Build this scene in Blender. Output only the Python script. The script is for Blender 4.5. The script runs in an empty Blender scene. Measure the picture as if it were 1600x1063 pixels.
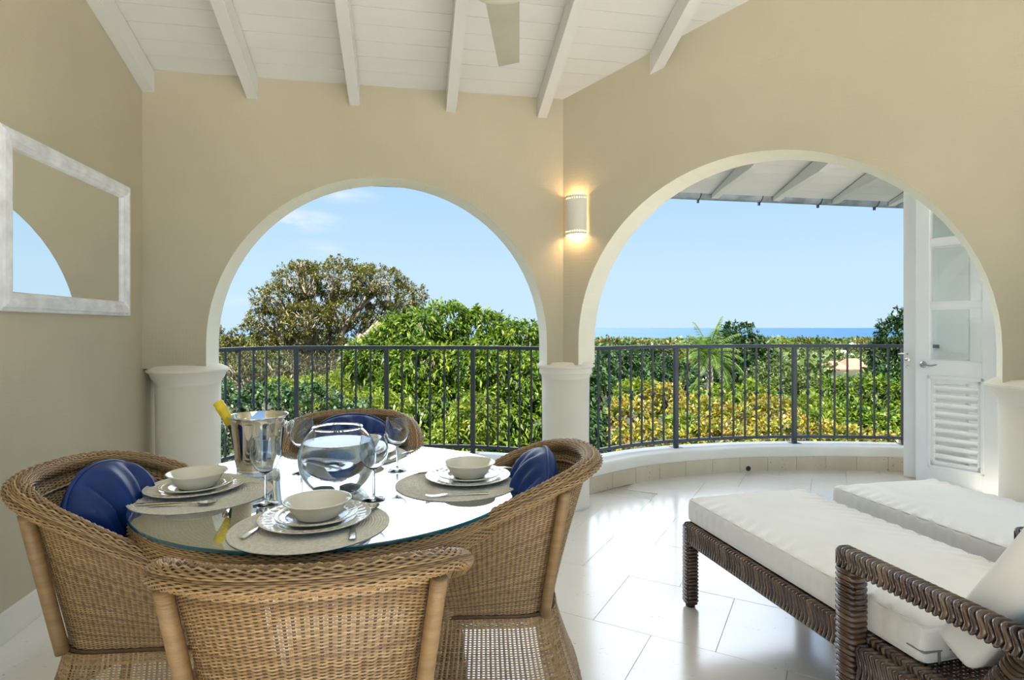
import bpy, bmesh, math, random
import numpy as np
from mathutils import Vector, Matrix, noise

random.seed(7); rng = np.random.default_rng(11)
sc = bpy.context.scene
C = sc.collection
PI = math.pi

# ------------------------------------------------------------------ camera
H = 1.25; F = 900.0; CX = 800.0; HY = 512.0          # eye height, focal length in px, horizon row
cam = bpy.data.cameras.new('camera'); camo = bpy.data.objects.new('camera', cam); C.objects.link(camo)
camo.location = (0, 0, H); camo.rotation_euler = (PI/2, 0, 0)
cam.sensor_width = 36; cam.lens = 36*F/1600; cam.shift_y = -(531.5-HY)/1600
cam.clip_end = 100000; cam.clip_start = 0.02
sc.camera = camo
# ------------------------------------------------------------------ world
w = bpy.data.worlds.new('sky'); sc.world = w; w.use_nodes = True
nt = w.node_tree; nt.nodes.clear()
def N(t, tree=None, **kw):
    n = (tree or nt).nodes.new(t)
    for k, v in kw.items(): setattr(n, k, v)
    return n
tc = N('ShaderNodeTexCoord'); sep = N('ShaderNodeSeparateXYZ'); nt.links.new(tc.outputs['Generated'], sep.inputs[0])
rp = N('ShaderNodeValToRGB'); nt.links.new(sep.outputs['Z'], rp.inputs[0])
e = rp.color_ramp.elements
e[0].position = 0.0; e[0].color = (.60, .80, .97, 1)
e[1].position = 1.0; e[1].color = (.20, .42, .90, 1)
for p, c in ((.10, (.56, .78, .97, 1)), (.28, (.40, .66, .97, 1)), (.55, (.28, .53, .95, 1))):
    q = e.new(p); q.color = c
# wispy clouds at fixed sky directions
ns = N('ShaderNodeTexNoise'); ns.inputs['Scale'].default_value = 13; ns.inputs['Detail'].default_value = 7
mp = N('ShaderNodeMapping'); mp.inputs['Scale'].default_value = (1, 1, 3.2)
nt.links.new(tc.outputs['Generated'], mp.inputs[0]); nt.links.new(mp.outputs[0], ns.inputs['Vector'])
acc = None
for (px, py, sx, sz, amt) in ((468, 345, .062, .017, 1.0), (530, 306, .06, .013, .55), (497, 390, .045, .014, .4), (380, 470, .05, .010, .3), (-300, 250, .3, .05, .6), (2300, 300, .3, .05, .6)):
    d = Vector(((px-CX)/F, 1, (HY-py)/F)); d.normalize()
    vs = N('ShaderNodeVectorMath', operation='SUBTRACT'); nt.links.new(tc.outputs['Generated'], vs.inputs[0]); vs.inputs[1].default_value = d
    vm = N('ShaderNodeVectorMath', operation='DIVIDE'); nt.links.new(vs.outputs[0], vm.inputs[0]); vm.inputs[1].default_value = (sx, sx, sz)
    vl = N('ShaderNodeVectorMath', operation='LENGTH'); nt.links.new(vm.outputs[0], vl.inputs[0])
    mr = N('ShaderNodeMapRange'); mr.inputs['From Min'].default_value = 1.25; mr.inputs['From Max'].default_value = 0.1
    mr.inputs['To Min'].default_value = 0; mr.inputs['To Max'].default_value = amt
    nt.links.new(vl.outputs['Value'], mr.inputs[0])
    if acc is None: acc = mr.outputs[0]
    else:
        ad = N('ShaderNodeMath', operation='ADD'); nt.links.new(acc, ad.inputs[0]); nt.links.new(mr.outputs[0], ad.inputs[1]); acc = ad.outputs[0]
m2 = N('ShaderNodeMapRange'); m2.inputs['From Min'].default_value = .42; m2.inputs['From Max'].default_value = .66
nt.links.new(ns.outputs['Fac'], m2.inputs[0])
mu = N('ShaderNodeMath', operation='MULTIPLY', use_clamp=True); nt.links.new(acc, mu.inputs[0]); nt.links.new(m2.outputs[0], mu.inputs[1])
mx = N('ShaderNodeMix', data_type='RGBA'); nt.links.new(mu.outputs[0], mx.inputs[0]); nt.links.new(rp.outputs[0], mx.inputs[6]); mx.inputs[7].default_value = (.95, .97, 1.0, 1)
bg = N('ShaderNodeBackground'); bg.inputs[1].default_value = 0.92; nt.links.new(mx.outputs[2], bg.inputs[0])
wo = N('ShaderNodeOutputWorld'); nt.links.new(bg.outputs[0], wo.inputs[0])
# ------------------------------------------------------------------ sun (morning sun, behind the house)
sun = bpy.data.lights.new('sun', 'SUN'); suno = bpy.data.objects.new('sun', sun); C.objects.link(suno)
sun.energy = 13.0; sun.angle = .009; sun.color = (1, .94, .83)
suno.rotation_euler = Vector((.14, .62, -1.0)).to_track_quat('-Z', 'Y').to_euler()
# added broad glow from the sea side to brighten the interior
glow = bpy.data.lights.new('sea_side_fill', 'SUN'); fill_suno = bpy.data.objects.new('sea_side_fill', glow); C.objects.link(fill_suno)
glow.energy = 2.7; glow.angle = math.radians(72); glow.color = (.93, .97, 1)
fill_suno.rotation_euler = Vector((.20, -.80, -.56)).to_track_quat('-Z', 'Y').to_euler()
sc.view_settings.view_transform = 'Standard'; sc.view_settings.look = 'None'
sc.view_settings.gamma = 1; sc.view_settings.use_curve_mapping = False; sc.view_settings.exposure = 0.2

# ------------------------------------------------------------------ materials
def srgb(r, g, b): return tuple(((c/255)/12.92 if c/255 <= .04045 else ((c/255+.055)/1.055)**2.4) for c in (r, g, b)) + (1,)
def mat(name, col, rough=.6, metal=0, nscale=None, namt=.08, bump=0, bscale=60, spec=.5, col2=None, detail=4, coat=0, stretch=None, island=None):
    m = bpy.data.materials.new(name); m.use_nodes = True; t = m.node_tree; b = t.nodes['Principled BSDF']
    b.inputs['Base Color'].default_value = col if len(col) == 4 else col+(1,)
    b.inputs['Roughness'].default_value = rough; b.inputs['Metallic'].default_value = metal
    b.inputs['Specular IOR Level'].default_value = spec; b.inputs['Coat Weight'].default_value = coat
    c = b.inputs['Base Color'].default_value[:]
    src = None
    tcn = t.nodes.new('ShaderNodeTexCoord'); vec = tcn.outputs['Object']
    if stretch:
        mpn = t.nodes.new('ShaderNodeMapping'); mpn.inputs['Scale'].default_value = stretch; t.links.new(vec, mpn.inputs[0]); vec = mpn.outputs[0]
    if nscale:
        nz = t.nodes.new('ShaderNodeTexNoise'); nz.inputs['Scale'].default_value = nscale; nz.inputs['Detail'].default_value = detail
        t.links.new(vec, nz.inputs['Vector'])
        r = t.nodes.new('ShaderNodeValToRGB'); t.links.new(nz.outputs['Fac'], r.inputs[0])
        c2 = col2 if col2 else tuple(max(0, x*(1-namt)) for x in c[:3])+(1,)
        c1 = c if col2 else tuple(min(1, x*(1+namt)) for x in c[:3])+(1,)
        r.color_ramp.elements[0].position = .32; r.color_ramp.elements[1].position = .68
        r.color_ramp.elements[0].color = c2; r.color_ramp.elements[1].color = c1
        src = r.outputs[0]
    if island:
        g = t.nodes.new('ShaderNodeNewGeometry'); r = t.nodes.new('ShaderNodeValToRGB'); t.links.new(g.outputs['Random Per Island'], r.inputs[0])
        r.color_ramp.elements[0].color = island[0]; r.color_ramp.elements[1].color = island[-1]
        for i, cc in enumerate(island[1:-1]):
            q = r.color_ramp.elements.new((i+1)/(len(island)-1)); q.color = cc
        if src:
            mm = t.nodes.new('ShaderNodeMix'); mm.data_type = 'RGBA'; mm.blend_type = 'MULTIPLY'; mm.inputs[0].default_value = 1
            t.links.new(r.outputs[0], mm.inputs[6]); t.links.new(src, mm.inputs[7]); src = mm.outputs[2]
        else: src = r.outputs[0]
    if src: t.links.new(src, b.inputs['Base Color'])
    if bump:
        nb = t.nodes.new('ShaderNodeTexNoise'); nb.inputs['Scale'].default_value = bscale; nb.inputs['Detail'].default_value = 5
        t.links.new(vec, nb.inputs['Vector'])
        bp = t.nodes.new('ShaderNodeBump'); bp.inputs['Strength'].default_value = bump; bp.inputs['Distance'].default_value = .004
        t.links.new(nb.outputs['Fac'], bp.inputs['Height']); t.links.new(bp.outputs[0], b.inputs['Normal'])
    m['b'] = 1
    return m
def leafmat(name, cols, trans=.35, rough=.45):
    cols = [tuple(c*.62 for c in k) for k in cols]
    m = bpy.data.materials.new(name); m.use_nodes = True; t = m.node_tree; b = t.nodes['Principled BSDF']
    g = t.nodes.new('ShaderNodeNewGeometry'); r = t.nodes.new('ShaderNodeValToRGB'); t.links.new(g.outputs['Random Per Island'], r.inputs[0])
    r.color_ramp.elements[0].color = cols[0]+(1,); r.color_ramp.elements[1].color = cols[-1]+(1,)
    for i, cc in enumerate(cols[1:-1]):
        q = r.color_ramp.elements.new((i+1)/(len(cols)-1)); q.color = cc+(1,)
    t.links.new(r.outputs[0], b.inputs['Base Color']); b.inputs['Roughness'].default_value = rough
    tr = t.nodes.new('ShaderNodeBsdfTranslucent'); ms = t.nodes.new('ShaderNodeMixShader'); ms.inputs[0].default_value = trans
    t.links.new(r.outputs[0], tr.inputs[0]); t.links.new(b.outputs[0], ms.inputs[1]); t.links.new(tr.outputs[0], ms.inputs[2])
    t.links.new(ms.outputs[0], t.nodes['Material Output'].inputs[0])
    return m
def glassmat(name, tint, ior, rough=0.0):
    m = bpy.data.materials.new(name); m.use_nodes = True; t = m.node_tree; t.nodes.remove(t.nodes['Principled BSDF'])
    a = t.nodes.new('ShaderNodeBsdfTransparent'); a.inputs[0].default_value = tint
    g = t.nodes.new('ShaderNodeBsdfGlossy'); g.inputs['Roughness'].default_value = rough; g.inputs[0].default_value = (1, 1, 1, 1)
    lw = t.nodes.new('ShaderNodeLayerWeight'); lw.inputs[0].default_value = .5
    pw = t.nodes.new('ShaderNodeMath'); pw.operation = 'POWER'; pw.inputs[1].default_value = 4.2; t.links.new(lw.outputs['Facing'], pw.inputs[0])
    f0 = ((ior-1)/(ior+1))**2; f = t.nodes.new('ShaderNodeMapRange'); f.inputs['To Min'].default_value = f0; f.inputs['To Max'].default_value = 1; t.links.new(pw.outputs[0], f.inputs[0])
    ms = t.nodes.new('ShaderNodeMixShader'); t.links.new(f.outputs[0], ms.inputs[0]); t.links.new(a.outputs[0], ms.inputs[1]); t.links.new(g.outputs[0], ms.inputs[2])
    t.links.new(ms.outputs[0], t.nodes['Material Output'].inputs[0])
    return m
def wallmat():
    m = mat('cream stucco', (.54, .485, .355), .85, nscale=1.6, namt=.05, spec=.2)
    t = m.node_tree; b = t.nodes['Principled BSDF']; tcn = t.nodes.new('ShaderNodeTexCoord')
    hs = []
    for s in ((300, 300, 20), (25, 25, 300)):
        mpn = t.nodes.new('ShaderNodeMapping'); mpn.inputs['Scale'].default_value = s; t.links.new(tcn.outputs['Object'], mpn.inputs[0])
        nb = t.nodes.new('ShaderNodeTexNoise'); nb.inputs['Scale'].default_value = .35; nb.inputs['Detail'].default_value = 3; t.links.new(mpn.outputs[0], nb.inputs['Vector']); hs.append(nb)
    ad = t.nodes.new('ShaderNodeMath'); ad.operation = 'ADD'; t.links.new(hs[0].outputs['Fac'], ad.inputs[0]); t.links.new(hs[1].outputs['Fac'], ad.inputs[1])
    bp = t.nodes.new('ShaderNodeBump'); bp.inputs['Strength'].default_value = .35; bp.inputs['Distance'].default_value = .003
    t.links.new(ad.outputs[0], bp.inputs['Height']); t.links.new(bp.outputs[0], b.inputs['Normal'])
    return m
def stonemat(name, c1, c2, rough, holes=.5, coat=0, grout=False):
    m = mat(name, c1, rough, nscale=2.2, col2=c2, detail=8, coat=coat)
    t = m.node_tree; b = t.nodes['Principled BSDF']; base = b.inputs['Base Color'].links[0].from_socket
    tcn = t.nodes.new('ShaderNodeTexCoord')
    mpn = t.nodes.new('ShaderNodeMapping'); mpn.inputs['Scale'].default_value = (1, 2.2, 1); mpn.inputs['Rotation'].default_value = (0, 0, .9); t.links.new(tcn.outputs['Object'], mpn.inputs[0])
    n1 = t.nodes.new('ShaderNodeTexNoise'); n1.inputs['Scale'].default_value = 46; n1.inputs['Detail'].default_value = 3; t.links.new(mpn.outputs[0], n1.inputs['Vector'])
    n2 = t.nodes.new('ShaderNodeTexNoise'); n2.inputs['Scale'].default_value = 3.5; n2.inputs['Detail'].default_value = 3; t.links.new(mpn.outputs[0], n2.inputs['Vector'])
    a1 = t.nodes.new('ShaderNodeMapRange'); a1.inputs['From Min'].default_value = .64; a1.inputs['From Max'].default_value = .70; t.links.new(n1.outputs['Fac'], a1.inputs[0])
    a2 = t.nodes.new('ShaderNodeMapRange'); a2.inputs['From Min'].default_value = .50; a2.inputs['From Max'].default_value = .62; t.links.new(n2.outputs['Fac'], a2.inputs[0])
    mu = t.nodes.new('ShaderNodeMath'); mu.operation = 'MULTIPLY'; t.links.new(a1.outputs[0], mu.inputs[0]); t.links.new(a2.outputs[0], mu.inputs[1])
    m3 = t.nodes.new('ShaderNodeMath'); m3.operation = 'MULTIPLY'; m3.inputs[1].default_value = holes; t.links.new(mu.outputs[0], m3.inputs[0])
    mm = t.nodes.new('ShaderNodeMix'); mm.data_type = 'RGBA'; t.links.new(m3.outputs[0], mm.inputs[0]); t.links.new(base, mm.inputs[6]); mm.inputs[7].default_value = (.24, .20, .15, 1)
    t.links.new(mm.outputs[2], b.inputs['Base Color'])
    bp = t.nodes.new('ShaderNodeBump'); bp.invert = True; bp.inputs['Strength'].default_value = .35; bp.inputs['Distance'].default_value = .0015
    t.links.new(m3.outputs[0], bp.inputs['Height']); t.links.new(bp.outputs[0], b.inputs['Normal'])
    return m
M = {}
M['wall'] = wallmat()
M['cream'] = mat('cream trim plaster', (.84, .80, .70), .8, nscale=2, namt=.04, bump=.15, bscale=90, spec=.2)
M['reveal'] = mat('skylit off white reveal paint', (.92, .88, .72), .75, nscale=3, namt=.03, bump=.12, bscale=80, spec=.3)  # off-white trim, with sky light on the soffits put into the colour
M['ceil'] = mat('white painted board', (.72, .72, .69), .55, nscale=3, namt=.03, bump=.05, bscale=40)
M['floor'] = stonemat('polished coral stone', (.86, .82, .74, 1), (.76, .71, .62, 1), .22, .6, coat=1)
M['floor'].node_tree.nodes['Principled BSDF'].inputs['Coat IOR'].default_value = 1.9; M['floor'].node_tree.nodes['Principled BSDF'].inputs['Coat Roughness'].default_value = .17
M['grout'] = mat('grout', (.60, .55, .47), .7, nscale=20, namt=.1)
M['skirt'] = stonemat('honed coral stone', (.70, .62, .47, 1), (.58, .48, .34, 1), .55, 1.0)
M['white'] = mat('white gloss paint', (.90, .91, .90), .32, nscale=4, namt=.02, coat=.2)
M['plaster'] = mat('white plaster', (.88, .85, .77), .7, nscale=3, namt=.04, bump=.1, bscale=60)
M['iron'] = mat('dark slate painted iron', (.045, .056, .070), .36, nscale=30, namt=.1, bump=.05, bscale=150)
M['gutter'] = mat('weathered grey gutter', (.30, .34, .38), .6, nscale=8, namt=.35, bump=.1, bscale=60)
M['black'] = mat('black plastic', (.012, .012, .014), .5)
wic = [(.26, .145, .06, 1), (.44, .265, .11, 1), (.56, .36, .16, 1), (.36, .21, .085, 1), (.64, .44, .22, 1)]
M['wicker'] = mat('honey wicker', (.36, .21, .08), .42, island=wic, nscale=25, col=None) if False else mat('honey wicker', (.9, .9, .9), .40, island=wic, nscale=40, namt=.12, coat=.15)
M['stake'] = mat('dark wicker stake', (.11, .058, .022), .5, nscale=60, namt=.2)
M['cane'] = mat('cane wrapped pole', (.36, .22, .095), .45, nscale=5, namt=.15, bump=.5, bscale=25, stretch=(1, 1, 14), coat=.1)
brn = [(.035, .017, .009, 1), (.12, .06, .032, 1), (.07, .034, .018, 1), (.20, .12, .07, 1)]
M['brown'] = mat('dark brown resin wicker', (.9, .9, .9), .25, island=brn, nscale=60, namt=.15, coat=.8)
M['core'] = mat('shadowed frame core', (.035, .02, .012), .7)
M['cushion'] = mat('white outdoor fabric', (.90, .895, .87), .75, nscale=6, namt=.02, bump=.12, bscale=260, spec=.25)
M['piping'] = mat('white piping', (.84, .84, .82), .7)
M['zip'] = mat('grey zip', (.25, .25, .24), .5)
M['blue'] = mat('navy satin cotton', (.004, .030, .17), .45, nscale=14, namt=.2, bump=.1, bscale=200, spec=.35)
M['china'] = mat('ivory glazed china', (.78, .75, .63), .10, nscale=3, namt=.015, coat=.6)
M['steel'] = mat('polished steel', (.72, .72, .70), .10, metal=1)
M['chrome'] = mat('mirror polished bucket steel', (.80, .78, .74), .035, metal=1)
M['satin'] = mat('satin steel', (.42, .43, .44), .28, metal=1)
M['foil'] = mat('yellow foil', (.80, .60, .02), .35, nscale=20, namt=.15, bump=.3, bscale=60)
M['bottle'] = mat('dark green bottle glass', (.012, .02, .008), .06, coat=.5)
M['glass'] = bpy.data.materials.new('clear blown glass'); M['glass'].use_nodes = True
_t = M['glass'].node_tree; _t.nodes.remove(_t.nodes['Principled BSDF']); _g = _t.nodes.new('ShaderNodeBsdfGlass'); _g.inputs['IOR'].default_value = 1.48; _g.inputs['Roughness'].default_value = 0
_g.inputs[0].default_value = (.94, .96, .98, 1); _t.links.new(_g.outputs[0], _t.nodes['Material Output'].inputs[0])
M['pane'] = glassmat('window pane', (.95, .97, .97, 1), 1.5)
M['tabletop'] = glassmat('reflective table glass', (.90, .95, .93, 1), 4.4)
M['edge'] = mat('teal glass edge', (.005, .09, .12), .12, coat=.8)
M['mirror'] = mat('mirror silver', (.90, .93, .92), .01, metal=1)
M['frame'] = mat('distressed white frame', (.90, .91, .92), .5, nscale=14, col2=(.72, .72, .72, 1), detail=10, bump=.3, bscale=80)
M['mat'] = mat('taupe woven placemat', (.70, .68, .60), .7, nscale=90, namt=.12, bump=.3, bscale=300)
M['ceramic'] = mat('white bisque ceramic', (.80, .74, .64), .7, nscale=5, namt=.03)
M['fanwhite'] = mat('white enamel', (.82, .82, .72), .4)
M['fanblade'] = mat('sage fan blade', (.50, .48, .38), .45, nscale=6, namt=.05)
M['lattice'] = mat('grey lattice', (.50, .50, .42), .7)
M['pebble'] = mat('grey pebble', (.14, .15, .18), .5, nscale=20, namt=.3)
M['bark'] = mat('pale bark', (.30, .25, .20), .8, nscale=8, namt=.35, bump=.4, bscale=20)
M['barkdark'] = mat('dark bark', (.12, .09, .06), .85, nscale=8, namt=.3)
M['roofred'] = mat('red tiled roof', (.60, .20, .13), .8, nscale=3, namt=.15)
M['roofwhite'] = mat('white roof', (.80, .80, .78), .7, nscale=2, namt=.05)
M['house'] = mat('cream house wall', (.66, .60, .45), .8, nscale=2, namt=.05)
M['darkwin'] = mat('dark window', (.02, .025, .03), .2)
water = bpy.data.materials.new('clear water'); water.use_nodes = True
_t = water.node_tree; _t.nodes.remove(_t.nodes['Principled BSDF']); _g = _t.nodes.new('ShaderNodeBsdfGlass'); _g.inputs['IOR'].default_value = 1.33; _g.inputs[0].default_value = (.93, .96, 1, 1)
_g.inputs['Roughness'].default_value = 0; _t.links.new(_g.outputs[0], _t.nodes['Material Output'].inputs[0]); M['water'] = water

# ------------------------------------------------------------------ helpers
def at(px, py, Y): return Vector(((px-CX)/F*Y, Y, H+(HY-py)/F*Y))
def tag(o, label=None, cat=None, group=None, kind=None):
    if label: o['label'] = label
    if cat: o['category'] = cat
    if group: o['group'] = group
    if kind: o['kind'] = kind
    return o
def empty(name, loc=(0, 0, 0), rz=0):
    o = bpy.data.objects.new(name, None); o.location = loc; o.rotation_euler = (0, 0, rz); o.empty_display_size = .05; C.objects.link(o); return o
def link(name, me, m, parent=None, smooth=False):
    o = bpy.data.objects.new(name, me); C.objects.link(o)
    if m is not None: me.materials.append(m)
    if smooth: me.polygons.foreach_set('use_smooth', np.ones(len(me.polygons), bool))
    if parent: o.parent = parent
    return o
def copy_tree(o, parent=None):
    c = o.copy(); C.objects.link(c); c.parent = parent
    if parent: c.matrix_parent_inverse = o.matrix_parent_inverse.copy()
    for ch in list(o.children): copy_tree(ch, c)
    return c
class MB:
    def __init__(s): s.v = []; s.f = []
    def add(s, vs, fs):
        n = len(s.v); s.v += [tuple(v) for v in vs]; s.f += [tuple(i+n for i in f) for f in fs]; return s
    def box(s, a, b, X=None):
        x0, y0, z0 = a; x1, y1, z1 = b
        vs = [Vector(p) for p in ((x0,y0,z0),(x1,y0,z0),(x1,y1,z0),(x0,y1,z0),(x0,y0,z1),(x1,y0,z1),(x1,y1,z1),(x0,y1,z1))]
        if X is not None: vs = [X @ v for v in vs]
        return s.add(vs, [(0,3,2,1),(4,5,6,7),(0,1,5,4),(1,2,6,5),(2,3,7,6),(3,0,4,7)])
    def bbox(s, a, b, r=.004, X=None):      # box with chamfered edges
        bm = bmesh.new(); bmesh.ops.create_cube(bm, size=1)
        a = Vector(a); b = Vector(b); c = (a+b)/2; d = b-a
        for v in bm.verts: v.co = Vector((v.co.x*d.x, v.co.y*d.y, v.co.z*d.z))+c
        bmesh.ops.bevel(bm, geom=bm.edges[:], offset=min(r, .45*min(abs(d.x), abs(d.y), abs(d.z))), segments=2, affect='EDGES', profile=.7)
        bm.verts.index_update()
        vs = [X @ v.co if X is not None else v.co.copy() for v in bm.verts]; fs = [[v.index for v in f.verts] for f in bm.faces]; bm.free()
        return s.add(vs, fs)
    def tube(s, pts, r, seg=10, closed=False, caps=True, sy=1.0, up=None):
        pts = [Vector(p) for p in pts]; n = len(pts); rs = r if hasattr(r, '__len__') else [r]*n
        ring = []; prev = None
        for i in range(n):
            if closed: t = pts[(i+1) % n]-pts[i-1]
            else: t = pts[min(i+1, n-1)]-pts[max(i-1, 0)]
            t.normalize()
            ref = Vector(up) if up else (prev if prev is not None else (Vector((0,0,1)) if abs(t.z) < .9 else Vector((0,1,0))))
            a = ref-t*ref.dot(t)
            if a.length < 1e-6: a = t.orthogonal()
            a.normalize(); prev = a; b = t.cross(a)
            ring.append([pts[i]+(b*math.cos(2*PI*k/seg)*sy+a*math.sin(2*PI*k/seg))*rs[i] for k in range(seg)])
        vs = [p for rg in ring for p in rg]; fs = []
        m = n if closed else n-1
        for i in range(m):
            j = (i+1) % n
            for k in range(seg):
                k2 = (k+1) % seg; fs.append((i*seg+k, i*seg+k2, j*seg+k2, j*seg+k))
        if caps and not closed: fs.append(tuple(range(seg-1, -1, -1))); fs.append(tuple((n-1)*seg+k for k in range(seg)))
        return s.add(vs, fs)
    def lathe(s, prof, seg=40, c=(0,0,0), caps=True, closed=False, a0=0, a1=2*PI):
        full = abs(a1-a0-2*PI) < 1e-6; ns_ = seg if full else seg+1
        vs = []; c = Vector(c)
        for (r, z) in prof:
            for k in range(ns_):
                a = a0+(a1-a0)*k/seg; vs.append(c+Vector((r*math.cos(a), r*math.sin(a), z)))
        fs = []; n = len(prof)
        for i in range(n if closed else n-1):
            j = (i+1) % n
            for k in range(seg):
                k2 = (k+1) % ns_; fs.append((i*ns_+k, i*ns_+k2, j*ns_+k2, j*ns_+k))
        if caps and not closed and full:
            if prof[0][0] > 1e-4: fs.append(tuple(range(seg-1, -1, -1)))
            if prof[-1][0] > 1e-4: fs.append(tuple((n-1)*seg+k for k in range(seg)))
        return s.add(vs, fs)
    def prism(s, poly, z0, z1):
        n = len(poly); vs = [(p[0], p[1], z0) for p in poly]+[(p[0], p[1], z1) for p in poly]
        fs = [tuple(range(n-1, -1, -1)), tuple(range(n, 2*n))]+[(i, (i+1) % n, n+(i+1) % n, n+i) for i in range(n)]
        return s.add(vs, fs)
    def strip(s, path, w, th, up=(0,0,1)):     # flat bar along a path with varying widths and thickness
        pts = [Vector(p) for p in path]; n = len(pts); vs = []; u = Vector(up)
        for i in range(n):
            t = (pts[min(i+1, n-1)]-pts[max(i-1, 0)]).normalized(); sd = t.cross(u).normalized()*w[i]/2; nn = sd.cross(t).normalized()*th/2
            vs += [pts[i]-sd-nn*.3, pts[i]+sd-nn*.3, pts[i]+sd*.8+nn, pts[i]-sd*.8+nn]
        fs = [(3,2,1,0), tuple(4*(n-1)+k for k in range(4))]
        for i in range(n-1):
            for k in range(4):
                k2 = (k+1) % 4; fs.append((4*i+k, 4*i+k2, 4*i+4+k2, 4*i+4+k))
        return s.add(vs, fs)
    def mesh(s, name, smooth=False, fix=True):
        me = bpy.data.meshes.new(name); me.from_pydata(s.v, [], s.f)
        if fix:
            bm = bmesh.new(); bm.from_mesh(me); bmesh.ops.recalc_face_normals(bm, faces=bm.faces); bm.to_mesh(me); bm.free()
        me.update(); return me
    def build(s, name, m, parent=None, smooth=False, auto=None, fix=True):
        me = s.mesh(name, fix=fix); o = link(name, me, m, parent, smooth)
        if auto:
            me.polygons.foreach_set('use_smooth', np.ones(len(me.polygons), bool))
            try: me.set_sharp_from_angle(angle=math.radians(auto))
            except Exception: pass
        return o
def quadmesh(name, V, Q, smooth=False):
    V = np.asarray(V, np.float32).reshape(-1, 3); Q = np.asarray(Q, np.int32).reshape(-1, 4)
    me = bpy.data.meshes.new(name); me.vertices.add(len(V)); me.vertices.foreach_set('co', V.ravel())
    me.loops.add(Q.size); me.loops.foreach_set('vertex_index', Q.ravel())
    me.polygons.add(len(Q)); me.polygons.foreach_set('loop_start', np.arange(0, Q.size, 4, dtype=np.int32)); me.polygons.foreach_set('loop_total', np.full(len(Q), 4, np.int32))
    if smooth: me.polygons.foreach_set('use_smooth', np.ones(len(Q), bool))
    me.update(calc_edges=True); return me
def rounded_box(sx, sy, sz, r, nx, ny, nz, fn=None):
    # subdivided closed box, rounded edges; fn(p, n) -> displaced point
    bm = bmesh.new(); faces = [((0,1),2,1),((0,1),2,-1),((0,2),1,1),((0,2),1,-1),((1,2),0,1),((1,2),0,-1)]
    dims = (sx, sy, sz); cnt = (nx, ny, nz); cache = {}
    def vert(idx):
        if idx in cache: return cache[idx]
        p = Vector([dims[k]*(idx[k]/cnt[k]-.5) for k in range(3)])
        inner = Vector([max(-dims[k]/2+r, min(dims[k]/2-r, p[k])) for k in range(3)]); d = p-inner
        if d.length > 1e-9: nrm = d.normalized(); p = inner+nrm*r
        else: nrm = Vector((0,0,1))
        if fn: p = fn(p, nrm)
        v = bm.verts.new(p); cache[idx] = v; return v
    for (ax, fixed, sgn) in faces:
        A, B = ax
        for i in range(cnt[A]):
            for j in range(cnt[B]):
                q = []
                for (di, dj) in ((0,0),(1,0),(1,1),(0,1)):
                    idx = [0,0,0]; idx[A] = i+di; idx[B] = j+dj; idx[fixed] = cnt[fixed] if sgn > 0 else 0; q.append(vert(tuple(idx)))
                try: bm.faces.new(q)
                except ValueError: pass
    bmesh.ops.recalc_face_normals(bm, faces=bm.faces)
    me = bpy.data.meshes.new('cushion'); bm.to_mesh(me); bm.free(); return me

# ------------------------------------------------------------------ plan geometry
r2 = math.radians
A1 = r2(10.08); u1 = Vector((math.cos(A1), math.sin(A1), 0)); n1 = Vector((-math.sin(A1), math.cos(A1), 0))
A2 = r2(-35.0); u2 = Vector((math.cos(A2), math.sin(A2), 0)); n2 = Vector((-math.sin(A2), math.cos(A2), 0))
A3 = r2(-80.0); u3 = Vector((math.cos(A3), math.sin(A3), 0)); n3 = Vector((-math.sin(A3), math.cos(A3), 0))
c1 = Vector((-2.235, 3.48, 0)); c2 = c1+u1*2.625; c3 = c2+u2*2.415; c4 = c3+u3*2.6
ZW = 2.81; SL = .335                     # ceiling height at the front wall, slope
BACK = 5.6
RID = 3.7                                # ridge, metres behind the front wall
def qd(p): return -(Vector((p[0], p[1], 0))-c1).dot(n1)
def ceilz(p):
    q = qd(p); return ZW+SL*q if q < RID else ZW+SL*RID-SL*(q-RID)
def P1(s, q, z): v = c1+u1*s-n1*q; return Vector((v.x, v.y, z))

# ---------------------------------------------------------------- floor
railpx = [(335,4.25),(400,4.6),(463,4.77),(604,4.82),(700,4.80),(760,4.76),(840,4.62),(880,4.46)]
railpx2 = [(893,4.44),(930,4.62),(990,4.86),(1056,5.03),(1150,5.17),(1241,5.22),(1330,5.21),(1420,5.15)]
def pxp(l): return [Vector(((x-CX)/F*Y, Y, 0)) for x, Y in l]
def resample(pts, n):
    P = np.array([tuple(p) for p in pts]); d = np.r_[0, np.cumsum(np.linalg.norm(np.diff(P, axis=0), axis=1))]
    # Catmull-Rom through points by chord length
    t = np.linspace(0, d[-1], n); out = []
    for x in t:
        i = min(max(np.searchsorted(d, x)-1, 0), len(P)-2); f = (x-d[i])/(d[i+1]-d[i])
        p0 = P[max(i-1, 0)]; p1 = P[i]; p2 = P[i+1]; p3 = P[min(i+2, len(P)-1)]
        out.append(.5*((2*p1)+(-p0+p2)*f+(2*p0-5*p1+4*p2-p3)*f*f+(-p0+3*p1-3*p2+p3)*f**3))
    return [Vector(o) for o in out]
bow1 = resample(pxp(railpx), 40); bow2 = resample(pxp(railpx2), 48)
bow2.append(bow2[-1]+Vector((.28, -.03, 0)))
def offset(path, d):          # positive = towards the room
    out = []
    for i in range(len(path)):
        t = (path[min(i+1, len(path)-1)]-path[max(i-1, 0)]).normalized(); nn = Vector((t.y, -t.x, 0)); out.append(path[i]+nn*d)
    return out
back_l = c1+(-n1)*9.0; right_out = Vector((6.0, 4.2, 0))
fl_poly = [p for p in offset(bow1, -.12)]+[p for p in offset(bow2, -.12)]+[Vector((4.6, 5.0, 0)), Vector((5.6, 1.5, 0)), Vector((4.6, -5.2, 0)), back_l+Vector((-.3, 0, 0)), c1+Vector((-.3, .1, 0))]
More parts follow.
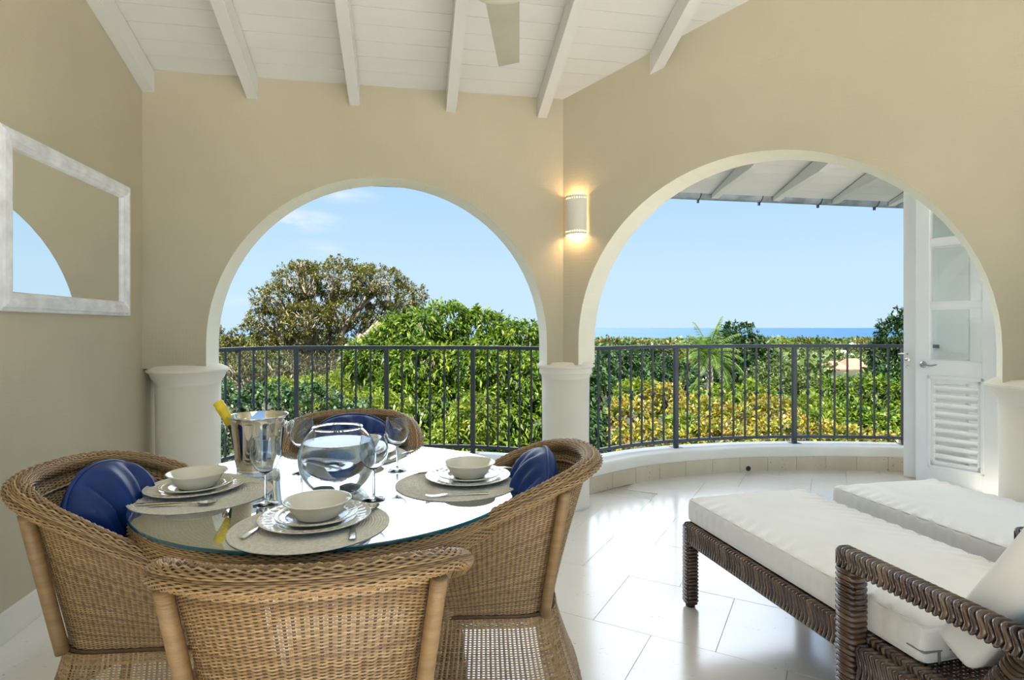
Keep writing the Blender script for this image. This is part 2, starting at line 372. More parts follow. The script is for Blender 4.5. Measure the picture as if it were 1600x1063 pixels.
fl = MB(); fl.prism([(p.x, p.y) for p in fl_poly], -.30, -.006)
floor = fl.build('floor', M['grout']); tag(floor, 'polished cream coral stone tile floor of the veranda', 'floor', kind='structure')
TD = r2(-29); td = Vector((math.cos(TD), math.sin(TD), 0)); tn = Vector((-td.y, td.x, 0))
barr = offset(bow1, .02)[::2]+offset(bow2, .02)[::2]
def clip(poly, p, nn):         # keep side where (x-p).nn <= 0
    out = []
    for i in range(len(poly)):
        a = poly[i]; b = poly[(i+1) % len(poly)]; da = (a-p).dot(nn); db = (b-p).dot(nn)
        if da <= 0: out.append(a)
        if (da < 0 < db) or (db < 0 < da): out.append(a+(b-a)*(da/(da-db)))
    return out
PT = .5; off0 = 3.82-.5*20
for i in range(-16, 30):
    for j in range(-12, 26):
        t0 = i*PT + (.5*PT if j % 2 else 0) + .11; s0 = 2.32-4*PT+j*PT-2.0
        g = .0007
        poly = [td*(t0+g)+tn*(s0+g), td*(t0+PT-g)+tn*(s0+g), td*(t0+PT-g)+tn*(s0+PT-g), td*(t0+g)+tn*(s0+PT-g)]
        cc = sum(poly, Vector())/4
        if cc.y < -1.3 or cc.x > 4.3: continue
        k = min(range(len(barr)-1), key=lambda k: ((barr[k]+barr[k+1])/2-cc).length); t_ = (barr[k+1]-barr[k])
        if t_.length < 1e-4 or (cc-barr[k]).dot(Vector((-t_.y, t_.x, 0)).normalized()) > .36: continue
        poly = clip(poly, c1, -u1+Vector((0,0,0)))
        if len(poly) < 3: continue
        ok = True
        segs = []
        for p in poly:
            k = min(range(len(barr)-1), key=lambda k: ((barr[k]+barr[k+1])/2-p).length); segs.append(k)
        for k in set(segs):
            a, b = barr[k], barr[k+1]; t = (b-a)
            if t.length < 1e-4: continue
            t.normalize(); nn = Vector((-t.y, t.x, 0))
            if min((q-a).length for q in poly) > 1.2: continue
            poly = clip(poly, a, nn)
            if len(poly) < 3: ok = False; break
        if not ok: continue
        mb = MB(); z = random.uniform(-.0004, .0004)
        n = len(poly); ins = [p+(cc-p).normalized()*.0009 for p in poly]
        mb.add([(p.x, p.y, -.02) for p in poly]+[(p.x, p.y, -.0012+z) for p in poly]+[(p.x, p.y, z) for p in ins],
               [(i_, (i_+1) % n, n+(i_+1) % n, n+i_) for i_ in range(n)]+[(n+i_, n+(i_+1) % n, 2*n+(i_+1) % n, 2*n+i_) for i_ in range(n)]+[tuple(2*n+k for k in range(n))])
        mb.build('tile', M['floor'], floor)
mb = MB(); p_ = [(-1.9, -1.25), (4.4, -1.25), (4.4, -5.2), (-1.0, -5.2)]; mb.prism(p_, -.006, 0); mb.build('slab', M['floor'], floor)
# unseen terrace, added to bounce sunlight into the veranda
mb = MB(); mb.prism([(-12, -16), (14, -16), (14, 2.6), (5.75, 2.6), (5.2, -5.3), (-3.4, -5.3), (-12, -5.3)], -.30, -.02)
ter = mb.build('bounce_terrace', M['plaster']); tag(ter, 'unseen pale terrace added behind the veranda to bounce sunlight in', 'terrace', kind='structure')

# ---------------------------------------------------------------- walls with arches
TH = .24
def arch_wall(name, label, org, u, n, L, a0, a1, spring=1.0, stilt=.147, e0=0., e1=0.):
    """wall standing on the capitals at height spring, one round arch from a0 to a1"""
    R = (a1-a0)/2; cs = (a0+a1)/2; cz = spring+stilt; K = 40
    arc = [(a0, spring)]+[(cs-R*math.cos(PI*k/K), cz+R*math.sin(PI*k/K)) for k in range(K+1)]+[(a1, spring)]
    mb = MB(); vs = []; fs = []
    def pt(s, z, back):
        ss = s
        if back:
            if s <= 0: ss = s-e0
            elif s >= L: ss = s+e1
        v = org+u*ss+n*(TH if back else 0); return Vector((v.x, v.y, z))
    def top(s, back): return ceilz(org+u*s+n*(TH if back else 0))+.02
    for back in (0, 1):
        ss = [0]+[a[0] for a in arc]+[L]; low = [spring]+[a[1] for a in arc]+[spring]
        base = len(vs)
        for s, z in zip(ss, low): vs.append(pt(s, z, back)); vs.append(pt(s, top(s, back), back))
        for i in range(len(ss)-1):
            a = base+2*i; fs.append((a, a+2, a+3, a+1) if not back else (a, a+1, a+3, a+2))
    m = len(arc)+2
    for i in range(m-1):
        a = 2*i; b = 2*m+2*i; fs.append((a, b, b+2, a+2)); fs.append((a+1, a+3, b+3, b+1))
    fs.append((0, 1, 2*m+1, 2*m)); fs.append((2*m-2, 4*m-2, 4*m-1, 2*m-1))
    mb.add(vs, fs); o = mb.build(name, M['wall'], fix=False); tag(o, label, 'wall', kind='structure')
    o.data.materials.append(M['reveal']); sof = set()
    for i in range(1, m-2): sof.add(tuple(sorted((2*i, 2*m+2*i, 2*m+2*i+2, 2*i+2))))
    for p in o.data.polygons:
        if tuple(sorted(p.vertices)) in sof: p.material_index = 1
    return o
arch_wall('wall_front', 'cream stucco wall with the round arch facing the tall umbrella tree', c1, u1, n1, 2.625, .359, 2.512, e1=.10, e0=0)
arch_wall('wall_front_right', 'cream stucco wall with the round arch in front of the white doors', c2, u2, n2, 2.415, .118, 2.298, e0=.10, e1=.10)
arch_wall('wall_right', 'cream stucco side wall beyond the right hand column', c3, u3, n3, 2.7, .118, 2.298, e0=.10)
# left wall
mb = MB()
lw0 = c1+n1*TH; NL = 12; vs = []; fs = []
qs = [-TH, 0, 1.2, 2.4, RID, 4.6, BACK]
for q in qs:
    p = c1-n1*q; z = ceilz(p)+.02
    for d in (0, -.25):
        v = p+u1*d; vs += [(v.x, v.y, -.01), (v.x, v.y, z)]
for i in range(len(qs)-1):
    a = 4*i; b = a+4; fs += [(a, a+1, b+1, b), (a+2, b+2, b+3, a+3), (a+1, a+3, b+3, b+1), (a, b, b+2, a+2)]
fs += [(0, 2, 3, 1), (4*len(qs)-4, 4*len(qs)-3, 4*len(qs)-1, 4*len(qs)-2)]
mb.add(vs, fs); o = mb.build('wall_left', M['wall']); tag(o, 'cream stucco wall behind the white framed mirror', 'wall', kind='structure')
# left skirting (stone tiles)
sk = empty('baseboard_left', c1); sk.rotation_euler = (0, 0, A1); tag(sk, 'pale stone skirting along the mirror wall', 'skirting', kind='structure')
y = -.18
while y > -5.0:
    MB().bbox((.0, y-.598, 0), (.016, y-.001, .12), .002).build('tile', M['cream'], sk); y -= .6

# columns with flared capitals
def column(name, label, x, y, r, rc, full=True):
    o = empty(name, (x, y, 0)); tag(o, label, 'column', kind='structure')
    MB().lathe([(r+.005, -.01), (r, .02), (r-.004, .5), (r, .9)], 56).build('shaft', M['cream'], o, smooth=True)
    MB().lathe([(r, .895), (r+.004, .915), (r+.02, .935), (rc-.02, .965), (rc, .978), (rc, .988), (rc-.012, .995), (r+.01, 1.012), (0.02, 1.03)], 56).build('capital', M['cream'], o, auto=40)
    return o
kc = (n1+n2).normalized()
pc = c2+kc*.135
column('column', 'round cream column between the two arches', pc.x, pc.y, .168, .205)
pl = c1+u1*.215+n1*.13
column('column', 'round cream column in the corner beside the ice bucket', pl.x, pl.y, .185, .235)
pr = c3+(n2+n3).normalized()*.135
column('column', 'round cream column to the right of the louvred doors', pr.x, pr.y, .175, .225)
pr = c4+n3*.12
column('column', 'round cream column outside the frame on the right', pr.x, pr.y, .175, .225)

# ---------------------------------------------------------------- balcony kerb
def ribbon_solid(front, back, z0, z1, rnd=0.0):
    mb = MB(); n = len(front); prof = []
    K = 5
    for i in range(n):
        f, b = front[i], back[i]; d = (b-f).normalized()
        col = [(f, z0)]
        for k in range(K+1):
            a = PI/2*k/K; col.append((f+d*(rnd*(1-math.cos(a))), z1-rnd+rnd*math.sin(a)))
        for k in range(K+1):
            a = PI/2*k/K; col.append((b-d*(rnd*(1-math.sin(a))), z1-rnd+rnd*math.cos(a)))
        col.append((b, z0)); prof.append([(p.x, p.y, z) for p, z in col])
    m = len(prof[0]); vs = [v for c_ in prof for v in c_]; fs = []
    for i in range(n-1):
        for k in range(m):
            k2 = (k+1) % m; fs.append((i*m+k, i*m+k2, (i+1)*m+k2, (i+1)*m+k))
    fs += [tuple(range(m)), tuple((n-1)*m+k for k in range(m-1, -1, -1))]
    return mb.add(vs, fs)
for bi, (bow, lab) in enumerate(((bow1, 'curved cream kerb under the railing behind the dining table'), (bow2, 'curved cream kerb under the railing on the open balcony'))):
    kb = ribbon_solid(offset(bow, .17), offset(bow, -.11), -.30, .205, .035).build('kerb', M['plaster'], auto=50)
    tag(kb, lab, 'kerb', kind='structure')
    fr = offset(bow, .17); fb = offset(bow, .185)
    L = [0]
    for i in range(1, len(fr)): L.append(L[-1]+(fr[i]-fr[i-1]).length)
    def lerp(path, s):
        for i in range(1, len(path)):
            if L[i] >= s: f = (s-L[i-1])/(L[i]-L[i-1]); return path[i-1].lerp(path[i], f)
        return path[-1]
    s = 0
    while s < L[-1]-.05:
        e_ = min(s+.262, L[-1]); ss = [s+.0015+(e_-s-.003)*k/3 for k in range(4)]
        ribbon_solid([lerp(fb, x) for x in ss], [lerp(fr, x-.0) for x in ss], 0, .122+random.uniform(-.001, .001), .002).build('tile', M['skirt'], kb); s += .262
    if bi == 1:   # drain outlet
        k = min(range(len(fb)), key=lambda k: abs((fb[k].x/fb[k].y)*F+CX-1167)); p = fb[k]; d = (fr[k]-fb[k]).normalized()
        q = MB().tube([p+d*.012+Vector((0,0,.028)), p-d*.003+Vector((0,0,.028))], .022, 18).build('drain_hole', M['black'], kb)

# ---------------------------------------------------------------- railing
ZT, ZB = 1.08, .262
def onpath(path, px):
    for i in range(1, len(path)):
        a = path[i-1].x/path[i-1].y*F+CX; b = path[i].x/path[i].y*F+CX
        if a <= px <= b: f = (px-a)/(b-a); return path[i-1].lerp(path[i], f), (path[i]-path[i-1]).normalized()
    return path[-1].copy(), (path[-1]-path[-2]).normalized()
def bar_mesh(name, hw, z0, z1):
    return MB().bbox((-hw, -hw, z0), (hw, hw, z1), .0015).mesh(name)
bal_me = MB().bbox((-.0068, -.0068, ZB), (.0068, .0068, ZT), .0015)
bal_me.lathe([(.0068, .636), (.0125, .642), (.010, .649), (.0165, .656), (.0175, .663), (.0165, .670), (.010, .677), (.0125, .684), (.0068, .690)], 10)
bal_me.lathe([(.008, .845), (.0105, .85), (.0105, .864), (.008, .869)], 8)
bal_me = bal_me.mesh('baluster'); bal_me.materials.append(M['iron'])
post_me = MB().bbox((-.0175, -.0175, .2), (.0175, .0175, ZT), .002); post_me.bbox((-.045, -.045, .2), (.045, .045, .208), .003)
post_me = post_me.mesh('post'); post_me.materials.append(M['iron'])
def railing(label, bow, posts, bals):
    R = empty('balcony_railing', (0, 0, 0)); tag(R, label, 'railing', 'wrought iron balcony railings')
    pts = [p+Vector((0, 0, ZT)) for p in bow]
    def flat(z0, z1, hw):
        return ribbon_solid(offset(bow, hw), offset(bow, -hw), z0, z1, .004)
    flat(ZT-.012, ZT+.018, .021).build('top_rail', M['iron'], R, auto=40)
    flat(ZB-.014, ZB+.012, .013).build('bottom_rail', M['iron'], R, auto=40)
    for me, nm, lst in ((post_me, 'post', posts), (bal_me, 'baluster', bals)):
        for px in lst:
            p, t = onpath(bow, px); o = bpy.data.objects.new(nm, me); C.objects.link(o); o.parent = R; o.location = p; o.rotation_euler = (0, 0, math.atan2(t.y, t.x))
    return R
railing('dark iron railing across the arch behind the dining table', bow1, [463, 604, 739],
        [352, 374, 396, 416, 436] + [488, 511, 534, 556, 579] + [628, 650, 672, 694, 716] + [762, 778, 795, 812, 830, 848, 864])
railing('dark curved iron railing around the open balcony beside the doors', bow2, [1056, 1241, 1412],
        [905, 920, 935, 952, 969, 986, 1003, 1020, 1037, 1074, 1092, 1109, 1128, 1146, 1164, 1182, 1201, 1220, 1262, 1282, 1304, 1324, 1345, 1366, 1388])

# ---------------------------------------------------------------- ceiling: boards, rafters
ceil = MB()
EAV = -1.03
def slab(q0, q1, s0, s1, zt, th):
    vs = []
    for q in (q0, q1):
        for s in (s0, s1):
            v = c1+u1*s-n1*q; z = ceilz(v)
            vs += [(v.x, v.y, z+zt), (v.x, v.y, z+zt+th)]
    return vs, [(0, 2, 6, 4), (1, 5, 7, 3), (0, 4, 5, 1), (2, 3, 7, 6), (0, 1, 3, 2), (4, 6, 7, 5)]
S0, S1 = -.5, 8.2
def Zq(q): return ZW+SL*q if q < RID else ZW+SL*RID-SL*(q-RID)
def slab2(mb, q0, q1, s0, s1, zt, th):
    vs = []
    for q in (q0, q1):
        for s in (s0, s1):
            v = c1+u1*s-n1*q; z = Zq(q if q1 > RID or q < RID else q)
            vs += [(v.x, v.y, z+zt), (v.x, v.y, z+zt+th)]
    return mb.add(vs, [(0, 2, 6, 4), (1, 5, 7, 3), (0, 4, 5, 1), (2, 3, 7, 6), (0, 1, 3, 2), (4, 6, 7, 5)])
SR = 4.65; QC = EAV+.115*29
slab2(ceil, EAV-.05, QC, S0, S1, .022, .12); slab2(ceil, QC, RID, S0, SR, .022, .12); slab2(ceil, RID, BACK, S0, SR, .022, .12)
ceiling = ceil.build('ceiling', M['ceil']); tag(ceiling, 'sloping white boarded veranda ceiling with painted rafters', 'ceiling', kind='structure')
q = EAV
while q < RID-.001:
    e_ = min(q+.115, RID); mb = MB(); slab2(mb, q+.0018, e_-.0018, S0+.02, (S1 if q < QC-.01 else SR)-.02, random.uniform(0, .0008), .024); mb.build('plank', M['ceil'], ceiling); q += .115
q = RID
while q < BACK-.12:
    mb = MB(); slab2(mb, q+.0018, q+.1132, S0+.02, SR-.02, random.uniform(0, .0008), .024); mb.build('plank', M['ceil'], ceiling); q += .115
RH = .135; RW = .066
for k in range(0, 14):
    s = .012+k*.6165 if k else .035
    if s > S1-.1: break
    mb = MB(); vs = []
    prof = [(EAV+.09, -.075), (EAV+.16, -RH), (RID, -RH), (7.4, -RH)]
    pts = [(EAV+.01, -.01), (EAV+.01, -.045), (EAV+.20, -.062), (-.42, -RH), (RID, -RH), (BACK-.1, -RH), (BACK-.1, .0), (RID, .0)]
    if s > SR-.1: pts = pts[:4]+[(QC, -RH), (QC, 0.)]
    ring = []
    for ds in (-RW/2, RW/2):
        ring += [P1(s+ds, q_, Zq(q_)+dz+.001) for q_, dz in pts]
    n = len(pts)
    # side faces split into front and rear slopes
    fs = [(0, 1, 2, 3, 4, 7), (4, 5, 6, 7)] if n == 8 else [(0, 1, 2, 3, 4, 5)]
    fs2 = [tuple(n+i for i in reversed(f)) for f in fs]
    side = [(i, n+i, n+(i+1) % n, (i+1) % n) for i in range(n)]
    mb.add(ring, fs+fs2+side); mb.build('rafter', M['ceil'], ceiling)
# gutter along the eave with hanging brackets
gut = MB(); gp = []
GQ = EAV-.05
a_, b_ = P1(S0, GQ, 0), P1(S1, GQ, 0); zg = Zq(EAV)-.018
prof = [(.0, .05), (-.004, .0)]
vs = []; K = 10
for (p) in (a_, b_):
    for k in range(K+1):
        a = PI*k/K; vs.append(p-n1*(.056*math.cos(a))+Vector((0, 0, zg+.03-.056*math.sin(a))))
    for k in range(K, -1, -1):
        a = PI*k/K; vs.append(p-n1*(.051*math.cos(a))+Vector((0, 0, zg+.03-.051*math.sin(a))))
m_ = 2*(K+1)
gut.add(vs, [(k, (k+1) % m_, m_+(k+1) % m_, m_+k) for k in range(m_)]+[tuple(range(m_)), tuple(m_+k for k in range(m_-1, -1, -1))])
gutter = gut.build('roof_gutter', M['gutter'], auto=40); tag(gutter, 'weathered grey half round gutter hanging under the eave', 'gutter')
for k in range(0, 13):
    s = k*.6165-.12
    if s < S0: continue
    p = P1(s, GQ, zg)
    pts = [p+n1*(.058*math.cos(PI*t/8))*-1+Vector((0, 0, .03-.058*math.sin(PI*t/8))) for t in range(9)]
    mb = MB(); mb.tube(pts, .004, 6); mb.box((-.006, -.012, -.055), (.006, .012, -.02), Matrix.Translation(p) @ Matrix.Rotation(A1, 4, 'Z') @ Matrix.Rotation(.15, 4, 'X'))
    mb.build('bracket', M['black'], gutter)

# ---------------------------------------------------------------- house wall and doors on the balcony
hA = Vector((3.72, 5.35, 0)); hB = Vector((4.25, 3.35, 0)); hd = (hB-hA).normalized(); hn = Vector((-hd.y, hd.x, 0))
if hn.x < 0: hn = -hn
mb = MB(); q4 = [hA, hB, hB+hn*.25, hA+hn*.25]
mb.add([(p.x, p.y, -.01) for p in q4]+[(p.x, p.y, 2.42) for p in q4], [(3,2,1,0), (4,5,6,7)]+[(i, (i+1) % 4, 4+(i+1) % 4, 4+i) for i in range(4)])
o = mb.build('wall_house', M['plaster']); tag(o, 'white plaster house wall behind the open doors', 'wall', kind='structure')
lat0 = Vector((3.30, 3.82, 0))

def door(name, label, loc, dirv, W, Hh, handle_side=1, louver=True):
    o = empty(name, (loc[0], loc[1], 0.0), math.atan2(dirv.y, dirv.x)); tag(o, label, 'door', kind='structure')
    T = .042; S = .095
    z0 = .012
    def b(nm, a, c_, m=M['white'], par=o, r=.003): return MB().bbox(a, c_, r).build(nm, m, par)
    b('stile', (0, -T/2, z0), (S, T/2, Hh)); b('stile', (W-S, -T/2, z0), (W, T/2, Hh))
    b('rail', (S, -T/2, z0), (W-S, T/2, .16)); b('rail', (S, -T/2, .86), (W-S, T/2, .985)); b('rail', (S, -T/2, Hh-.10), (W-S, T/2, Hh))
    # glazed part: panes separated by bars
    zs = [.985, 1.40, 1.445, 1.90, 1.945, Hh-.10]
    b('glazing_bar', (S, -T/2+.006, 1.40), (W-S, T/2-.006, 1.445)); b('glazing_bar', (S, -T/2+.006, 1.90), (W-S, T/2-.006, 1.945))
    for za, zb in ((.985, 1.40), (1.445, 1.90), (1.945, Hh-.10)):
        b('pane', (S-.004, -.003, za-.004), (W-S+.004, .003, zb+.004), M['pane'], r=.0005)
        mb = MB()
        for yy in (-1, 1):
            for (a, c_) in (((S, yy*T/2*.55-.004, za), (W-S, yy*T/2*.55+.004, za+.010)), ((S, yy*T/2*.55-.004, zb-.010), (W-S, yy*T/2*.55+.004, zb)), ((S, yy*T/2*.55-.004, za), (S+.010, yy*T/2*.55+.004, zb)), ((W-S-.010, yy*T/2*.55-.004, za), (W-S, yy*T/2*.55+.004, zb))): mb.box(a, c_)
        mb.build('glazing_bead', M['white'], o)
    # louvre panel with a raised moulding
    fr = MB()
    for yy in (-1, 1):
        ya, yb = (yy*T/2-.004, yy*T/2+.005) if yy > 0 else (yy*T/2-.005, yy*T/2+.004)
        for (a, c_) in (((S-.012, ya, .145), (W-S+.012, yb, .165)), ((S-.012, ya, .845), (W-S+.012, yb, .87)), ((S-.012, ya, .145), (S+.008, yb, .87)), ((W-S-.008, ya, .145), (W-S+.012, yb, .87))): fr.bbox(a, c_, .003)
    fr.bbox((S, -.014, .16), (S+.03, .014, .86), .002); fr.bbox((W-S-.03, -.014, .16), (W-S, .014, .86), .002); fr.bbox((S, -.014, .82), (W-S, .014, .86), .002); fr.bbox((S, -.014, .16), (W-S, .014, .20), .002)
    fr.build('panel_moulding', M['white'], o)
    n = 9
    for k in range(n):
        z = .225+k*(.60/n)+.01; X = Matrix.Translation((W/2, 0, z)) @ Matrix.Rotation(r2(-52 if handle_side > 0 else 52), 4, 'X')
        MB().bbox((-W/2+S+.026, -.032, -.004), (W/2-S-.026, .032, .004), .002, X).build('louvre_slat', M['white'], o)
    return o
dB = Vector((.27, -.41, 0)).normalized()
db = door('door_2', 'white louvred and glazed door leaf with steel lever handle', (3.275, 4.66), dB, .53, 2.42)
# lever handle, facing the room side (local -y is the viewer's side)
def lever(par, W0):
    h = MB(); h.lathe([(0, 0), (.024, 0), (.026, .004), (.020, .010), (.010, .014), (.0095, .045), (0, .047)], 24)
    X = Matrix.Translation((W0, -.021, .955)) @ Matrix.Rotation(PI/2, 4, 'X'); h.v = [tuple(X @ Vector(v)) for v in h.v]
    pts = [(W0, -.062, .955), (W0+.02, -.066, .956), (W0+.045, -.066, .952), (W0+.07, -.066, .950), (W0+.095, -.066, .957), (W0+.108, -.066, .961)]
    h.tube(pts, [.009, .0085, .0075, .0075, .0065, .004], 10); h.tube([(W0, -.05, .955), (W0, -.068, .955)], .0095, 10)
    return h.build('handle', M['satin'], par, auto=40)
lever(db, .055)
lk = MB(); lk.bbox((-.002, -.013, .86), (.0008, .013, 1.04), .001); lk.build('lock_plate', M['satin'], db)
lk = MB(); lk.box((-.0035, -.006, .90), (-.0005, .006, 1.0)); lk.build('lock_slot', M['black'], db)
lk = MB(); [lk.lathe([(0, 0), (.003, 0), (.0015, .0015)], 8, c=(0, 0, 0)) for _ in range(0)]
perp = Vector((.835, .55, 0))
pa = Vector((3.275, 4.66, 0))-dB*.135+perp*.10
dA = door('door_1', 'white door leaf folded behind the louvred leaf with chrome lock', (pa.x, pa.y), (dB*.97+perp*.24).normalized(), .53, 2.42)
h = MB()
for z, r_ in ((.985, .014), (.925, .008)):
    q = MB().lathe([(0, 0), (r_+.006, 0), (r_+.006, .004), (r_, .008), (r_, .02), (r_*.6, .026), (0, .027)], 20); X = Matrix.Translation((.03, -.021, z)) @ Matrix.Rotation(PI/2, 4, 'X')
    h.add([X @ Vector(v) for v in q.v], q.f)
h.tube([(.03, -.05, 1.03), (-.012, -.05, 1.032), (-.03, -.045, 1.028)], [.006, .006, .004], 8); h.tube([(.03, -.02, 1.03), (.03, -.052, 1.03)], .007, 8)
h.build('lock_handle', M['chrome'], dA, auto=40)
# lattice screen just behind the right hand column
lt = empty('lattice_screen', (3.52, 4.10, 0), math.atan2(-.5, .3)); tag(lt, 'narrow grey diamond lattice screen between door and right column', 'screen')
MB().bbox((-.012, -.015, 0.01), (.012, .015, 1.25), .002).build('frame_post', M['white'], lt)
MB().bbox((.34, -.015, 0.01), (.365, .015, 1.25), .002).build('frame_post', M['white'], lt)
MB().bbox((.012, -.012, 1.22), (.34, .012, 1.25), .002).build('top_rail', M['white'], lt)
for sgn in (1, -1):
    z = -.33
    while z < 1.25:
        # strips at 45 degrees clipped to the frame
        a = Vector((.012, 0, z if sgn > 0 else z+.328)); b_ = Vector((.34, 0, z+.328 if sgn > 0 else z))
        lo, hi = .02, 1.22
        d = b_-a; t0, t1 = 0, 1
        for lim, up in ((lo, 0), (hi, 1)):
            tt = (lim-a.z)/d.z
            if (d.z > 0) == (up == 0): t0 = max(t0, tt)
            else: t1 = min(t1, tt)
        if t1-t0 > .05:
            A_ = a+d*t0; B_ = a+d*t1; yy = .004*sgn
            MB().strip([A_+Vector((0, yy, 0)), B_+Vector((0, yy, 0))], [.018, .018], .006, up=(0, 1, 0)).build('slat', M['lattice'], lt)
        z += .05

# ---------------------------------------------------------------- mirror
mir = empty('wall_mirror', c1, A1); tag(mir, 'rectangular mirror in a distressed white moulded frame on the left wall', 'mirror')
my0, my1, mz0, mz1 = -1.262, -.20, 1.315, 2.050
def frame_mitre(prof):     # prof: list of (inset from outer edge, height off wall)
    corners = [(my0, mz0), (my1, mz0), (my1, mz1), (my0, mz1)]
    cy = [(1, 1), (-1, 1), (-1, -1), (1, -1)]
    out = []
    for k in range(4):
        mb = MB(); k2 = (k+1) % 4; vs = []
        for c_, sg in ((corners[k], cy[k]), (corners[k2], cy[k2])):
            for ins, hh in prof: vs.append((hh, c_[0]+sg[0]*ins, c_[1]+sg[1]*ins))
        n = len(prof); mb.add(vs, [(i, (i+1) % n, n+(i+1) % n, n+i) for i in range(n)]+[tuple(range(n)), tuple(range(2*n-1, n-1, -1))])
        mb.build('frame_moulding', M['frame'], mir, auto=30)
frame_mitre([(0, .001), (0, .020), (.006, .026), (.012, .020), (.018, .030), (.036, .034), (.046, .026), (.056, .030), (.066, .022), (.074, .022), (.080, .010), (.080, .001)])
MB().box((.001, my0+.05, mz0+.05), (.009, my1-.05, mz1-.05)).build('mirror_glass', M['mirror'], mir)

# ---------------------------------------------------------------- wall lamp on the crease between the arches
lp = c2+u2*.108; lamp = empty('wall_lamp', (lp.x, lp.y, 0), A2); tag(lamp, 'white ceramic half round wall lamp glowing between the arches', 'lamp')
# local: x along wall, -y into the room
Rl = .078; z0, z1 = 1.872, 2.132
holes_z = (z0+.020, z1-.020)
vs = []; fs = []; NA = 88
zz = [z0, z0+.015, z0+.024, z1-.024, z1-.015, z1]
g_o = []
mb = MB(); T_ = .005
def hp(a, z, r): return (-r*math.cos(a), -.006-r*.82*math.sin(a), z)
n = len(zz); vs = []
for r in (Rl, Rl-T_):
    for z in zz:
        for k in range(NA+1): vs.append(hp(PI*k/NA, z, r))
st = NA+1; blk = st*n
for i in range(n-1):
    for k in range(NA):
        hole = i in (1, 3+0) and i == 1 and k % 6 in (2, 3) or (i == 3 and k % 6 in (2, 3))
        if hole:
            # tunnel sides
            for (a, b) in (((i, k), (i, k+1)), ((i+1, k), (i+1, k+1))):
                p, q = a[0]*st+a[1], b[0]*st+b[1]; fs.append((p, q, blk+q, blk+p))
            if k % 6 == 2: p, q = i*st+k, (i+1)*st+k; fs.append((p, q, blk+q, blk+p))
            if k % 6 == 3: p, q = i*st+k+1, (i+1)*st+k+1; fs.append((p, q, blk+q, blk+p))
            continue
        a = i*st+k; fs.append((a, a+1, a+st+1, a+st)); fs.append((blk+a, blk+a+st, blk+a+st+1, blk+a+1))
for i in (0, n-1):
    for k in range(NA): a = i*st+k; fs.append((a, a+1, blk+a+1, blk+a))
for k in (0, NA):
    for i in range(n-1): a = i*st+k; fs.append((a, a+st, blk+a+st, blk+a))
mb.add(vs, fs); mb.build('lamp_shade', M['ceramic'], lamp, fix=False)
MB().bbox((-.05, -.006, z0+.03), (.05, 0, z1-.03), .002).build('back_plate', M['white'], lamp)
bm_ = bpy.data.materials.new('lit bulb'); bm_.use_nodes = True; bb = bm_.node_tree.nodes['Principled BSDF']; bb.inputs['Emission Color'].default_value = (1, .66, .30, 1); bb.inputs['Emission Strength'].default_value = 25; M['bulb'] = bm_
MB().lathe([(0, z0+.05), (.012, z0+.055), (.020, z0+.075), (.022, z0+.095), (.014, z0+.125), (.012, z0+.15), (0, z0+.15)], 16, c=(0, -.035, 0)).build('bulb', M['bulb'], lamp, smooth=True)
MB().lathe([(.014, z0+.15), (.014, z0+.19), (0, z0+.19)], 12, c=(0, -.035, 0)).build('bulb_holder', M['white'], lamp)
MB().box((-.008, -.035, z0+.17), (.008, -.004, z0+.185)).build('holder_arm', M['white'], lamp)
pl_ = bpy.data.lights.new('lamp_light', 'POINT'); pl_.energy = 1.5; pl_.color = (1, .66, .32); pl_.shadow_soft_size = .02
plo = bpy.data.objects.new('lamp_light', pl_); C.objects.link(plo); plo.parent = lamp; plo.location = (0, -.035, z0+.035)
pl2 = bpy.data.lights.new('lamp_light', 'POINT'); pl2.energy = 1.0; pl2.color = (1, .62, .28); pl2.shadow_soft_size = .02
plo = bpy.data.objects.new('lamp_light', pl2); C.objects.link(plo); plo.parent = lamp; plo.location = (0, -.035, z1-.03)

# ---------------------------------------------------------------- ceiling fan
fx, fy, fz = -.045, 2.02, 2.50
fan = empty('ceiling_fan', (fx, fy, fz)); tag(fan, 'white ceiling fan with round bowl and sage green blades', 'fan')
MB().lathe([(0, -.075), (.06, -.072), (.115, -.055), (.145, -.02), (.15, .0), (.14, .02), (.13, .03), (.13, .10), (.10, .14), (.03, .16), (.015, .17)], 48).build('motor_bowl', M['fanwhite'], fan, smooth=True)
cz = ceilz((fx, fy))-fz
MB().lathe([(.014, .15), (.014, cz-.05), (.05, cz-.05), (.065, cz+.005)], 24).build('down_rod', M['fanwhite'], fan, auto=40)
bme = MB(); sec = []
for r_, wl, wr in ((.115, -.060, .068), (.60, .018-.0, .068)):
    pass
out = [(.10, -.073), (.10, .068), (.80, .014), (.78, -.088)]
for z in (-.006, .004): bme.v += [(r_, y_, z) for r_, y_ in out]
bme.f = [(0, 3, 2, 1), (4, 5, 6, 7)]+[(i, (i+1) % 4, 4+(i+1) % 4, 4+i) for i in range(4)]
bmesh_blade = bme.mesh('blade'); bmesh_blade.materials.append(M['fanblade'])
for k in range(3):
    b = bpy.data.objects.new('blade', bmesh_blade); C.objects.link(b); b.parent = fan; a = r2(90.5+120*k); b.rotation_euler = (r2(-7), 0, a); b.rotation_mode = 'XYZ'; b.location = (0, 0, .035)
